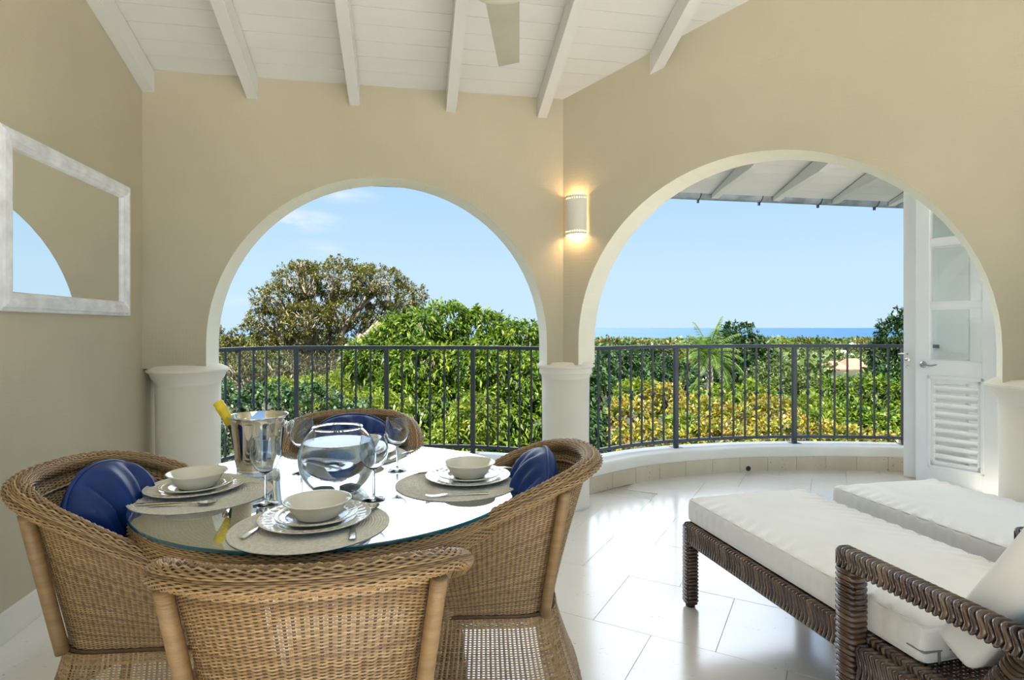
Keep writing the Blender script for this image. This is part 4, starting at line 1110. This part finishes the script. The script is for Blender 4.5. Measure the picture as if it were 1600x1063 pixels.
def make_lounger():
    R = empty('sun_lounger')
    zc = ZR-.045
    for x in (.012, LW-.012):
        bar('side_rail', R, [(x, .012, zc), (x, -1.93, zc)], .024, .044, pitch=.0165, bulge=.007, chev=.009, lobes=4, n=32)
        bar('leg', R, [(x, .0, ZR-.012), (x, .0, .012)], .026, .026, up=(0, 1, 0), pitch=.0155, bulge=.006, chev=.004, lobes=2)
        MB().lathe([(0, 0), (.020, 0), (.022, .012), (.020, .02)], 16, c=(x, 0, 0)).build('foot', M['core'], R)
        bar('leg', R, [(x, -1.90, ZR-.012), (x, -1.90, .012)], .026, .026, up=(0, 1, 0), pitch=.0155, bulge=.006)
    for x, sg in ((-.012, -1), (LW+.012, 1)):
        x_ = x+sg*.02
        bar('arm_post', R, [(x_, -.945, .0), (x_, -.945, .572)], .030, .030, up=(0, 1, 0), pitch=.016, bulge=.006, chev=.002, lobes=2, n=20)
        bar('arm_rail', R, [(x_, -.915, .582), (x_, -1.50, .582), (x_, -1.56, .565)], .030, .024, pitch=.0175, bulge=.007, chev=.014, lobes=2, n=24)
        bar('arm_brace', R, [(x_, -1.52, .56), (x_, -1.40, .22)], .028, .028, up=(0, 1, 0), pitch=.0155, bulge=.006)
        bar('side_panel', R, [(x_+sg*-.006, -.975, .30), (x_+sg*-.006, -1.93, .30)], .022, .055, pitch=.018, bulge=.0075, chev=.010, lobes=4, n=32)
    bar('cross_rail', R, [(.03, 0, zc), (LW-.03, 0, zc)], .024, .044, pitch=.0165, bulge=.007, chev=.009, lobes=4, n=32)
    bar('cross_rail', R, [(.03, -1.92, zc), (LW-.03, -1.92, zc)], .024, .044, pitch=.0165, bulge=.007, chev=.009, lobes=4, n=32)
    # woven deck
    def S_deck(U, V): return np.stack([.03+(LW-.06)*U, -1.9*V, ZR-.012+0*U], -1), np.stack([0*U, 0*U, 1+0*U], -1)
    V1, Q1 = weave_mesh('d', S_deck, 150, 36, .0028, .0015, .001); V2, Q2 = stakes_mesh(S_deck, 36, .008, 20)
    link('woven_deck', quadmesh('woven_deck', np.r_[V1, V2], np.r_[Q1, Q2+len(V1)]), M['brown'], R)
    # raised back frame
    ca, sa = math.cos(r2(59)), math.sin(r2(59))
    for x in (.04, LW-.04): bar('back_rail', R, [(x, -1.27, ZR+.0), (x, -1.27-.78*ca, ZR+.78*sa)], .022, .022, up=(1, 0, 0), pitch=.016, bulge=.006)
    bar('back_rail', R, [(.05, -1.27-.78*ca, ZR+.78*sa), (LW-.05, -1.27-.78*ca, ZR+.78*sa)], .022, .022, pitch=.016, bulge=.006)
    def S_bk(U, V): return np.stack([.05+(LW-.10)*U, -1.27-.77*ca*V, ZR+.77*sa*V-.004], -1), np.stack([0*U, sa+0*U, ca+0*U], -1)
    V1, Q1 = weave_mesh('d', S_bk, 66, 34, .007, .0015, .001)
    link('back_weave', quadmesh('back_weave', V1, Q1), M['brown'], R)
    return R
lang = math.atan2(.23, .973)
L1 = (.79, 2.585, 0); L2 = (1.545, 2.775, 0)
lg0 = make_lounger(); lg0.location = L1; lg0.rotation_euler = (0, 0, lang); tag(lg0, 'brown wicker sun lounger nearest the dining table', 'sun lounger', 'brown wicker sun loungers')
lg1 = copy_tree(lg0); lg1.location = L2; tag(lg1, 'brown wicker sun lounger nearest the right hand column', 'sun lounger', 'brown wicker sun loungers')
def seat_cushion(seed, L=1.15, W=.605, T=.10):
    def fn(p, n):
        x, y, z = p
        q = Vector((x*3.5, y*1.2, seed*3.7)); wv = 0
        if n.z > .3 or z > T*.25:
            # diagonal pull wrinkles near the long edges
            ex = max(0, 1-(W/2-abs(x))/.17); warp = noise.noise(Vector((x*3+seed, y*3, 1)))
            wv = ex*ex*.0085*math.sin((y*1.0+abs(x)*.55+warp*.09)*95)*(.4+.6*max(0, noise.noise(Vector((y*4, seed, 3)))+.5))
            wv += .004*noise.noise(q)+.0018*noise.noise(Vector((x*14, y*9, seed)))
            z += wv+.006*(1-(2*x/W)**2)
        else:
            k = .003*math.sin(y*70+3*noise.noise(Vector((y*5, seed, 2))))*(.5+noise.noise(Vector((y*3, seed, 9))))
            if abs(x) > W*.45: x += math.copysign(k, x)
            if abs(y) > L*.49: y += .002*math.sin(x*60)
        return Vector((x, y, z))
    return rounded_box(W, L, T, .016, 70, 170, 10, fn)
def place_cushion(base, seed, lab, lab2, zipper):
    me = seat_cushion(seed); o = link('lounger_cushion', me, M['cushion'], None, True)
    X = Matrix.Translation(base) @ Matrix.Rotation(lang, 4, 'Z')
    o.matrix_world = X @ Matrix.Translation((LW/2-.003, -.575+.005, ZR+.01+.05)); tag(o, lab, 'cushion', 'white lounger seat cushions')
    for zz_ in (-.0445, .0445):
        pts = []; hx, hy, rr = .3025-.004, .575-.004, .02
        for cx_, cy_, a0 in ((hx-rr, hy-rr, 0), (-hx+rr, hy-rr, PI/2), (-hx+rr, -hy+rr, PI), (hx-rr, -hy+rr, 3*PI/2)):
            pts += [Vector((cx_+rr*math.cos(a0+PI/2*k/4), cy_+rr*math.sin(a0+PI/2*k/4), zz_)) for k in range(5)]
        MB().tube(pts, .0032, 6, closed=True).build('piping', M['piping'], o, smooth=True)
    if zipper:
        z = MB(); yy = -.575; zl = -.015
        z.box((-.302, yy-.0015, zl-.004), (-.14, yy+.003, zl+.0)); z.box((-.3045, yy+.0, zl-.004), (-.300, yy+.05, zl)); z.box((-.262, yy-.004, zl-.03), (-.255, yy-.001, zl)); z.build('zip', M['zip'], o)
    # reclining back cushion
    def fn2(p, n):
        x, y, z = p; z += .010*(1-(2*x/.6)**2)*(1 if z > 0 else -1)+.002*noise.noise(Vector((x*8, y*8, seed+7))); return Vector((x, y, z))
    me = rounded_box(.60, .80, .10, .02, 30, 40, 8, fn2)
    b = link('back_cushion', me, M['cushion'], None, True); an = r2(-59)
    ca, sa = math.cos(r2(59)), math.sin(r2(59))
    cen = Vector((LW/2, -1.235, ZR+.06))+Vector((0, -ca, sa))*.40+Vector((0, sa, ca))*.035
    b.matrix_world = X @ Matrix.Translation(cen) @ Matrix.Rotation(an, 4, 'X'); tag(b, lab2, 'cushion', 'white lounger back cushions')
    pts = []
    hx, hy, rr = .296, .396, .03
    for cx_, cy_, a0 in ((hx-rr, hy-rr, 0), (-hx+rr, hy-rr, PI/2), (-hx+rr, -hy+rr, PI), (hx-rr, -hy+rr, 3*PI/2)):
        pts += [Vector((cx_+rr*math.cos(a0+PI/2*k/4), cy_+rr*math.sin(a0+PI/2*k/4), -.0)) for k in range(5)]
    MB().tube(pts, .004, 6, closed=True).build('piping', M['piping'], b, smooth=True)
place_cushion(L1, 1, 'white seat cushion on the lounger nearest the dining table', 'white back cushion propped on the lounger nearest the dining table', True)
place_cushion(L2, 2, 'white seat cushion on the lounger nearest the right hand column', 'white back cushion propped on the lounger nearest the right hand column', False)

# ================================================================ OUTDOORS
def gz(Y, X=0): return -3.6-.029*max(0, Y-4)-.6*math.sin(X*.05+Y*.021)*min(1, Y/60)
NX, NY = 60, 70; vs = []; ys = [5.6*(2000/5.6)**(j/NY) for j in range(NY+1)]
for Y in ys:
    for i in range(NX+1):
        X = (i/NX-.5)*2*(14+Y*1.6); vs.append((X, Y, gz(Y, X)))
fs = [(j*(NX+1)+i, j*(NX+1)+i+1, (j+1)*(NX+1)+i+1, (j+1)*(NX+1)+i) for j in range(NY) for i in range(NX)]
M['ground'] = mat('scrubby ground', (.03, .045, .012), .9, nscale=.35, col2=(.05, .045, .02, 1), detail=10)
gr = MB().add(vs, fs).build('ground', M['ground'], smooth=True); tag(gr, 'scrubby green hillside falling away to the sea', 'ground', kind='structure')
M['sea'] = mat('blue sea', (.022, .085, .19), .55, spec=.18, nscale=.0012, namt=.12, detail=6)
sea = MB().add([(-90000, 1300, -59), (90000, 1300, -59), (90000, 95000, -59), (-90000, 95000, -59)], [(0, 1, 2, 3)]).build('sea', M['sea']); tag(sea, 'flat blue sea stretching to the horizon', 'sea', kind='structure')

LM = {
 'mango': leafmat('mango leaves', [(.02, .07, .006), (.08, .19, .012), (.24, .38, .02), (.42, .52, .03), (.13, .27, .02), (.04, .12, .01)], .35),
 'lime': leafmat('yellow green leaves', [(.10, .20, .02), (.26, .38, .03), (.42, .48, .04), (.16, .30, .02)], .35),
 'lush': leafmat('blue green leaves', [(.018, .06, .014), (.05, .13, .03), (.09, .20, .05), (.16, .28, .10)], .25),
 'olive': leafmat('olive leaves', [(.08, .09, .015), (.21, .21, .035), (.34, .30, .06), (.15, .17, .03)], .25),
 'dark': leafmat('dark green leaves', [(.012, .045, .010), (.035, .10, .018), (.07, .16, .03)], .2),
 'dry': leafmat('dry brown twigs', [(.09, .07, .035), (.20, .15, .09), (.10, .13, .04), (.16, .17, .06)], .2),
 'croton': leafmat('croton leaves', [(.70, .56, .03), (.10, .20, .02), (.60, .56, .04), (.62, .30, .08), (.75, .62, .04), (.45, .26, .17), (.40, .46, .04), (.06, .14, .02), (.24, .36, .03), (.80, .66, .05)], .3),
 'palm': leafmat('palm fronds', [(.07, .16, .02), (.16, .30, .03), (.28, .42, .05)], .35),
 'far': leafmat('distant leaves', [(.05, .11, .02), (.14, .22, .04), (.24, .30, .07), (.09, .16, .03)], .2),
}
def leaves(P, D, per, size, wid, droop, spread, jit=.5):
    """P,D: cluster points and outward directions -> leaf quads"""
    n = len(P); P = np.repeat(P, per, 0); D = np.repeat(D, per, 0); m = len(P)
    d = D+rng.normal(0, spread, (m, 3)); d[:, 2] -= droop*rng.random(m); d /= np.linalg.norm(d, axis=1)[:, None]+1e-9
    s = size*(1+jit*(rng.random(m)-.5)); P = P+rng.normal(0, size*.22, (m, 3))
    sd = np.cross(d, rng.normal(0, .35, (m, 3))+np.array([0, 0, 1.0])); sd /= np.linalg.norm(sd, axis=1)[:, None]+1e-9
    base = P; tip = P+d*s[:, None]+np.array([0, 0, -1.0])*(s*droop*.25)[:, None]; mid = P+d*(s*.45)[:, None]+np.array([0, 0, .06])*s[:, None]
    w_ = (s*wid)[:, None]; V = np.stack([base, mid-sd*w_, tip, mid+sd*w_], 1).reshape(-1, 3)
    return V, np.arange(m*4).reshape(m, 4)
def blob_points(blobs, spacing, fill=.0, rough=.18, seed=0, zcut=None):
    Ps, Ds = [], []; B = np.array([b[:6] for b in blobs], float)
    for bi, b in enumerate(B):
        c_ = b[:3]; r = b[3:6]; area = 4*PI*((((r[0]*r[1])**1.6+(r[0]*r[2])**1.6+(r[1]*r[2])**1.6)/3)**(1/1.6)); n = int(area/spacing**2)+8
        d = rng.normal(0, 1, (n, 3)); d /= np.linalg.norm(d, axis=1)[:, None]
        ph = rng.random(3)*6; lump = 1+rough*(np.sin(d[:, 0]*5+ph[0])*np.sin(d[:, 1]*5+ph[1])+.6*np.sin(d[:, 2]*9+ph[2])*np.sin(d[:, 0]*11))+rng.normal(0, .05, n)
        k = lump*(1-.28*rng.random(n)**2.0); P = c_+d*r*k[:, None]
        keep = np.ones(n, bool)
        for bj, b2 in enumerate(B):
            if bj != bi: keep &= (((P-b2[:3])/(b2[3:6]*.80))**2).sum(1) > 1
        Ps.append(P[keep]); Ds.append((d/r*r.mean())[keep])
    P = np.concatenate(Ps); D = np.concatenate(Ds); D /= np.linalg.norm(D, axis=1)[:, None]; return P, D
def grow(name, label, cat, blobs, species, spacing, per, size, wid=.16, droop=.6, spread=.7, trunk='barkdark', base=None, limbs=0, group=None, tr=None, core=True):
    """blobs in picture units (px, py, rx_px, rz_px, Y[, ry_m]) turned into real ellipsoids at their distance"""
    bl = []
    for b in blobs:
        px, py, rx, rz, Y = b[:5]; c_ = at(px, py, Y); rxm = rx/F*Y; rzm = rz/F*Y; rym = b[5] if len(b) > 5 else (rxm+rzm)/2
        bl.append((c_.x, c_.y, c_.z, rxm, rym, rzm))
    cxm = sum(b[0] for b in bl)/len(bl); cym = sum(b[1] for b in bl)/len(bl)
    if base: cxm, cym = base
    g0 = gz(cym, cxm)-.1; o = empty(name, (cxm, cym, g0)); tag(o, label, cat, group)
    P, D = blob_points(bl, spacing)
    V, Q = leaves(P, D, per, size, wid, droop, spread)
    k = link('crown', quadmesh('crown', V-np.array([cxm, cym, g0]), Q), LM[species], o); k['kind'] = 'stuff'
    # trunk and limbs reaching each blob
    mb = MB(); O = Vector((cxm, cym, g0)); tops = [Vector(b[:3])-O for b in bl]; hgt = max(t.z for t in tops)
    rt = tr if tr else max(.05, hgt*.028); fork = Vector((0, 0, max(.3, min(t.z for t in tops)*.55)))
    mb.tube([(0, 0, 0), (rt*.6, 0, fork.z*.5), fork], [rt*1.3, rt, rt*.9], 9)
    lm = MB()
    for i, t in enumerate(tops):
        mid = fork.lerp(t, .5)+Vector((random.uniform(-1, 1), random.uniform(-1, 1), .5))*rt*1.5
        lm.tube([fork, mid, t], [rt*.7, rt*.45, rt*.2], 6)
        if limbs:
            b = bl[i]
            for _ in range(limbs):
                d = Vector((random.uniform(-1, 1)*b[3], random.uniform(-1, .6)*b[4], random.uniform(-.3, .9)*b[5])); st = mid.lerp(t, random.uniform(0, .9)); en = t+d*.78
                md = st.lerp(en, .5)+Vector((0, 0, .12))*d.length*random.uniform(-1, 1); lm.tube([st, md, en], [rt*.26, rt*.16, rt*.06], 5)
    mb.build('trunk', M[trunk], o, smooth=True); q = lm.build('branches', M[trunk], o, smooth=True)
    return o
# --- through the left arch
grow('umbrella_tree', 'tall spreading umbrella shaped tree with olive leaves and pale branches', 'tree',
     [(440, 470, 42, 26, 34), (415, 505, 34, 22, 34), (470, 440, 40, 26, 34), (530, 435, 52, 30, 35), (590, 440, 42, 24, 34), (625, 465, 38, 24, 34), (480, 500, 40, 28, 33), (540, 490, 46, 30, 35), (600, 500, 40, 28, 35), (430, 530, 34, 18, 34), (500, 535, 44, 18, 34), (470, 415, 16, 8, 34)],
     'olive', .20, 9, .17, .20, .2, 1.1, trunk='bark', limbs=16, tr=.34)
grow('mango_tree', 'broad bright green mango tree behind the left railing', 'tree',
     [(640, 520, 52, 34, 12.5), (700, 505, 50, 30, 13), (745, 520, 50, 32, 13), (800, 535, 42, 30, 12.5), (590, 560, 50, 36, 12), (660, 575, 60, 42, 11.5), (740, 580, 62, 44, 11.5), (815, 590, 50, 44, 11.5), (620, 625, 50, 34, 11), (690, 640, 60, 42, 11), (770, 650, 60, 46, 11), (840, 660, 50, 46, 11), (655, 505, 22, 16, 12), (750, 492, 14, 10, 12.6), (825, 520, 20, 18, 12.2), (860, 600, 44, 50, 12), (700, 710, 80, 40, 10.6), (800, 720, 80, 40, 10.6)],
     'mango', .115, 8, .15, .15, .9, .8)
grow('yellow_bush', 'yellow green leafy bush below the post of the left railing', 'bush', [(745, 650, 40, 34, 9.4), (715, 690, 44, 30, 9.2), (600, 645, 46, 26, 9.6), (560, 640, 36, 24, 9.8)], 'lime', .10, 7, .12, .16, .7, .8)
grow('lush_bush', 'blue green leafy shrub behind the ice bucket', 'bush',
     [(360, 650, 44, 46, 8.6), (420, 640, 50, 40, 8.8), (480, 640, 50, 40, 9), (540, 670, 50, 40, 9), (600, 700, 60, 34, 8.8), (380, 710, 60, 44, 8.2), (470, 710, 60, 44, 8.4), (330, 620, 30, 30, 9)], 'lush', .085, 7, .075, .30, .3, .9)
grow('dry_thicket', 'brown twiggy thicket under the umbrella tree', 'thicket',
     [(370, 580, 50, 26, 20), (430, 575, 50, 28, 21), (490, 590, 50, 30, 20), (540, 575, 40, 26, 20), (350, 610, 40, 24, 19)], 'dry', .22, 8, .17, .10, .3, 1.2, trunk='bark', limbs=6)
grow('pale_green_bush', 'light green scrub at the foot of the umbrella tree', 'bush', [(520, 615, 60, 30, 13.5), (450, 612, 40, 20, 14.5), (570, 590, 40, 28, 14)], 'lime', .13, 8, .13, .14, .5, 1.0)
grow('small_tree', 'small olive green tree against the sea at the left arch edge', 'tree', [(352, 540, 20, 16, 30), (372, 528, 14, 14, 30), (336, 530, 22, 18, 30), (388, 548, 18, 10, 30)], 'olive', .20, 8, .17, .2, .2, 1., limbs=3)
# --- through the right arch
grow('mixed_tree', 'mottled green tree just right of the centre column', 'tree',
     [(930, 570, 30, 30, 13), (965, 565, 34, 28, 14), (940, 620, 36, 36, 12), (905, 600, 36, 50, 12), (1000, 590, 34, 30, 14), (900, 680, 46, 50, 11)], 'lush', .13, 8, .13, .18, .6, .9)
grow('rounded_tree', 'rounded dark green tree behind the left bay of the balcony railing', 'tree', [(1010, 565, 40, 26, 19), (1030, 600, 44, 34, 18), (980, 560, 30, 20, 20), (1060, 590, 30, 24, 18)], 'dark', .17, 8, .14, .22, .3, .9)
grow('canopy_tree', 'low olive tree crown against the sea left of the palm', 'tree', [(955, 541, 28, 10, 60), (1000, 542, 26, 9, 62), (925, 544, 20, 8, 60), (1040, 548, 26, 10, 60)], 'olive', .42, 7, .38, .22, .2, 1.)
grow('round_crowned_tree', 'dense round crowned tree behind the palm', 'tree', [(1150, 538, 36, 32, 36), (1130, 560, 44, 34, 35), (1180, 562, 34, 26, 36), (1160, 595, 50, 30, 34)], 'dark', .28, 8, .24, .26, .2, .9)
grow('mid_tree', 'mid green tree right of the palm', 'tree', [(1210, 590, 34, 26, 26), (1245, 610, 40, 26, 24), (1195, 620, 34, 26, 23), (1280, 622, 34, 22, 25)], 'far', .22, 8, .2, .2, .4, .9)
grow('large_leafy_tree', 'bright green leafy tree below the red roofed house', 'tree',
     [(1300, 625, 36, 30, 14.5), (1345, 620, 42, 32, 14), (1390, 630, 44, 36, 13.5), (1320, 665, 46, 34, 13), (1380, 680, 56, 40, 12.5), (1430, 650, 44, 50, 13), (1470, 640, 50, 60, 13.5)], 'mango', .125, 8, .15, .16, .9, .8)
grow('right_tree', 'dark leafy tree rising beside the open doors', 'tree',
     [(1405, 530, 34, 30, 24), (1390, 560, 30, 26, 24), (1425, 510, 30, 26, 24), (1375, 545, 18, 12, 24), (1450, 560, 46, 50, 24), (1400, 592, 40, 22, 23), (1470, 530, 40, 40, 24)], 'dark', .20, 8, .20, .20, .4, .9)
grow('croton_hedge', 'yellow and orange croton hedge beneath the balcony railing', 'hedge',
     [(985, 650, 34, 26, 9.4), (1040, 625, 34, 24, 10.5), (1090, 650, 40, 28, 9.8), (1150, 660, 40, 26, 9.6), (1200, 645, 40, 26, 10), (1240, 680, 50, 26, 9), (1130, 690, 60, 30, 8.8), (1020, 700, 60, 34, 8.6), (1310, 690, 60, 24, 8.9), (1390, 700, 50, 20, 9)], 'croton', .085, 7, .085, .22, .3, .9)
grow('green_shrub', 'green shrub among the yellow crotons', 'shrub', [(1000, 620, 34, 22, 11), (1120, 625, 36, 20, 12), (1180, 618, 30, 20, 13), (1250, 640, 34, 22, 12), (1060, 668, 26, 18, 9.0), (1285, 655, 26, 20, 10.5)], 'lime', .12, 7, .13, .17, .5, .9)
# palm
def palm(px, Y, zc, name, label, n=26, L=1.7):
    c_ = at(px, 560, Y); g0 = gz(Y, c_.x)-.1; o = empty(name, (c_.x, Y, g0)); tag(o, label, 'palm'); hz = zc-g0
    MB().tube([(0, 0, 0), (.08, 0, hz*.5), (0, 0, hz)], [.16, .13, .11], 12).build('trunk', M['bark'], o, smooth=True)
    for k in range(n):
        a = 2.4*k; el = r2(82-95*(k/n)); l_ = L*(.75+.3*random.random()); V = []; Q = []; pts = []
        p = Vector((0, 0, hz)); d = Vector((math.cos(a)*math.cos(el), math.sin(a)*math.cos(el), math.sin(el))); NS = 26
        for s in range(NS+1):
            pts.append(p.copy()); p = p+d*(l_/NS); d = (d+Vector((0, 0, -.055-.02*(1-math.sin(el))))).normalized()
        for s in range(3, NS):
            t = (pts[s+1]-pts[s]).normalized(); sd = t.cross(Vector((0, 0, 1)))
            if sd.length < .05: sd = Vector((1, 0, 0))
            sd.normalize(); ll = .42*math.sin(PI*min(1, .12+.86*s/NS))**.7*L/1.7
            for sg in (-1, 1):
                e_ = pts[s]+(sd*sg*.8+t*.5+Vector((0, 0, -.35-.2*random.random()))).normalized()*ll; w_ = t*.016
                m_ = pts[s].lerp(e_, .45)+Vector((0, 0, .02)); b0 = len(V); V += [pts[s], m_-w_, e_, m_+w_]; Q.append((b0, b0+1, b0+2, b0+3))
        mb = MB().add(V, Q); mb.tube(pts[::3]+[pts[-1]], [.016]*len(pts[::3])+[.004], 4); mb.build('frond', LM['palm'], o, fix=False)
    return o
palm(1108, 20, at(0, 560, 20).z, 'coconut_palm', 'young coconut palm rising in front of the sea', 28, 1.55)
palm(1075, 15, at(0, 640, 15).z, 'garden_palm', 'low palm among the shrubs under the coconut palm', 22, 1.0)
# distant trees as individuals, then scrub
ordn = ['first', 'second', 'third', 'fourth', 'fifth', 'sixth', 'seventh', 'eighth', 'ninth', 'tenth', 'eleventh', 'twelfth', 'thirteenth', 'fourteenth', 'fifteenth', 'sixteenth', 'seventeenth', 'eighteenth', 'nineteenth', 'twentieth', 'last']
right = sorted(random.uniform(925, 1400) for _ in range(20)); left = sorted(random.uniform(345, 520) for _ in range(5))
used = []
for k, px in enumerate(right+left):
    Y = [52, 75, 60, 110, 150, 66, 90, 200][k % 8]
    if 1225 < px < 1440 and Y < 140: Y = 230
    X = (px-CX)/F*Y; g = gz(Y, X); hgt = 4.6 if Y < 200 else 8
    py = HY-(g+hgt*.62-H)/Y*F; rx = hgt*.60/Y*F; rz = hgt*.42/Y*F
    if py-rz < 529: py += 529-(py-rz)
    sp_ = ['far', 'olive', 'dark', 'lime'][(k*7) % 4]; cn = {'far': 'mid green', 'olive': 'olive', 'dark': 'dark green', 'lime': 'yellow green'}[sp_]
    lab = f'distant {cn} tree crown, {ordn[k]} on the slope rightwards from the centre column' if k < 20 else f'distant {cn} tree crown, {ordn[k-20]} on the slope rightwards from the left column'
    grow('distant_tree', lab, 'tree', [(px, py, rx, rz, Y), (px+rx*.5, py+rz*.3, rx*.7, rz*.7, Y), (px-rx*.5, py+rz*.4, rx*.7, rz*.6, Y)],
         sp_, max(.32, Y*.0042), 7, max(.26, Y*.003), .28, .2, 1., group='distant trees on the slope down to the sea')
# far forest carpet
Pn = []
for _ in range(5200):
    Y = 60*(1900/60)**(random.random()); X = random.uniform(-.75, 1.0)*Y; pxx = CX+F*X/Y
    if 1285 < pxx < 1380 and Y < 105: continue
    Pn.append((X, Y, gz(Y, X), Y))
V = []; Q = []
blv = []
for (X, Y, g, _) in Pn:
    r = random.uniform(.010, .018)*Y if Y > 200 else random.uniform(1.2, 2.4); hh = min(r*.8, 7); n = 60
    d = rng.normal(0, 1, (n, 3)); d /= np.linalg.norm(d, axis=1)[:, None]; d[:, 2] = np.abs(d[:, 2]); blv.append((np.array([X, Y, g+hh*.3])+d*np.array([r, r, hh]), d, r))
VV = []; QQ = []; off = 0
for P, D, r in blv:
    v, q = leaves(P, D, 1, r*.34, .42, .1, .5); VV.append(v); QQ.append(q+off); off += len(v)
o = link('distant_woods', quadmesh('distant_woods', np.concatenate(VV), np.concatenate(QQ)), LM['far'], None); tag(o, 'hazy green woods covering the slope down to the sea', 'woods', kind='stuff')
# houses
def house(px, Y, wpx, pyb, pyw, pyt, depth, roofm, name, label, wins=2, rz=0):
    a = at(px, pyb, Y); w_ = wpx/F*Y; hw_ = (pyb-pyw)/F*Y; hr = (pyw-pyt)/F*Y; d = depth
    o = empty(name, (a.x, a.y, a.z), rz); tag(o, label, 'house')
    MB().box((-w_/2, 0, -6), (w_/2, d, hw_)).build('wall', M['house'], o)
    e_ = w_*.06; mb = MB(); zt = hw_+hr
    vs = [(-w_/2-e_, -e_, hw_), (w_/2+e_, -e_, hw_), (w_/2+e_, d+e_, hw_), (-w_/2-e_, d+e_, hw_), (-w_*.25, d/2, zt), (w_*.25, d/2, zt)]
    vs += [(x, y, z-.15) for x, y, z in vs[:4]]
    mb.add(vs, [(0, 1, 5, 4), (1, 2, 5), (2, 3, 4, 5), (3, 0, 4), (6, 9, 8, 7), (0, 6, 7, 1), (1, 7, 8, 2), (2, 8, 9, 3), (3, 9, 6, 0)]); mb.build('roof', roofm, o)
    for k in range(wins):
        x = -w_/2+w_*(k+.6)/(wins+.2); MB().box((x-w_*.055, -.06, hw_*.30), (x+w_*.055, .02, hw_*.78)).build('window', M['darkwin'], o)
    return o
house(1350, 95, 36, 597, 580, 562, 7, M['roofred'], 'red_roofed_house', 'cream house with a red roof seen through the balcony railing', 2)
house(1318, 92, 26, 600, 577, 566, 6, M['roofred'], 'red_roofed_annex', 'white annex with a small red roof left of the red roofed house', 1)
house(1330, 150, 34, 566, 562, 549, 10, M['roofwhite'], 'white_roofed_house', 'white roofed house behind the red roof', 0)
house(1202, 110, 24, 590, 584, 572, 8, M['roofwhite'], 'white_roofed_house', 'small white roof among the trees right of the palm', 0)
house(1352, 260, 20, 545, 541, 536, 14, M['roofwhite'], 'white_roofed_house', 'far white roof just above the railing beside the dark tree', 0)
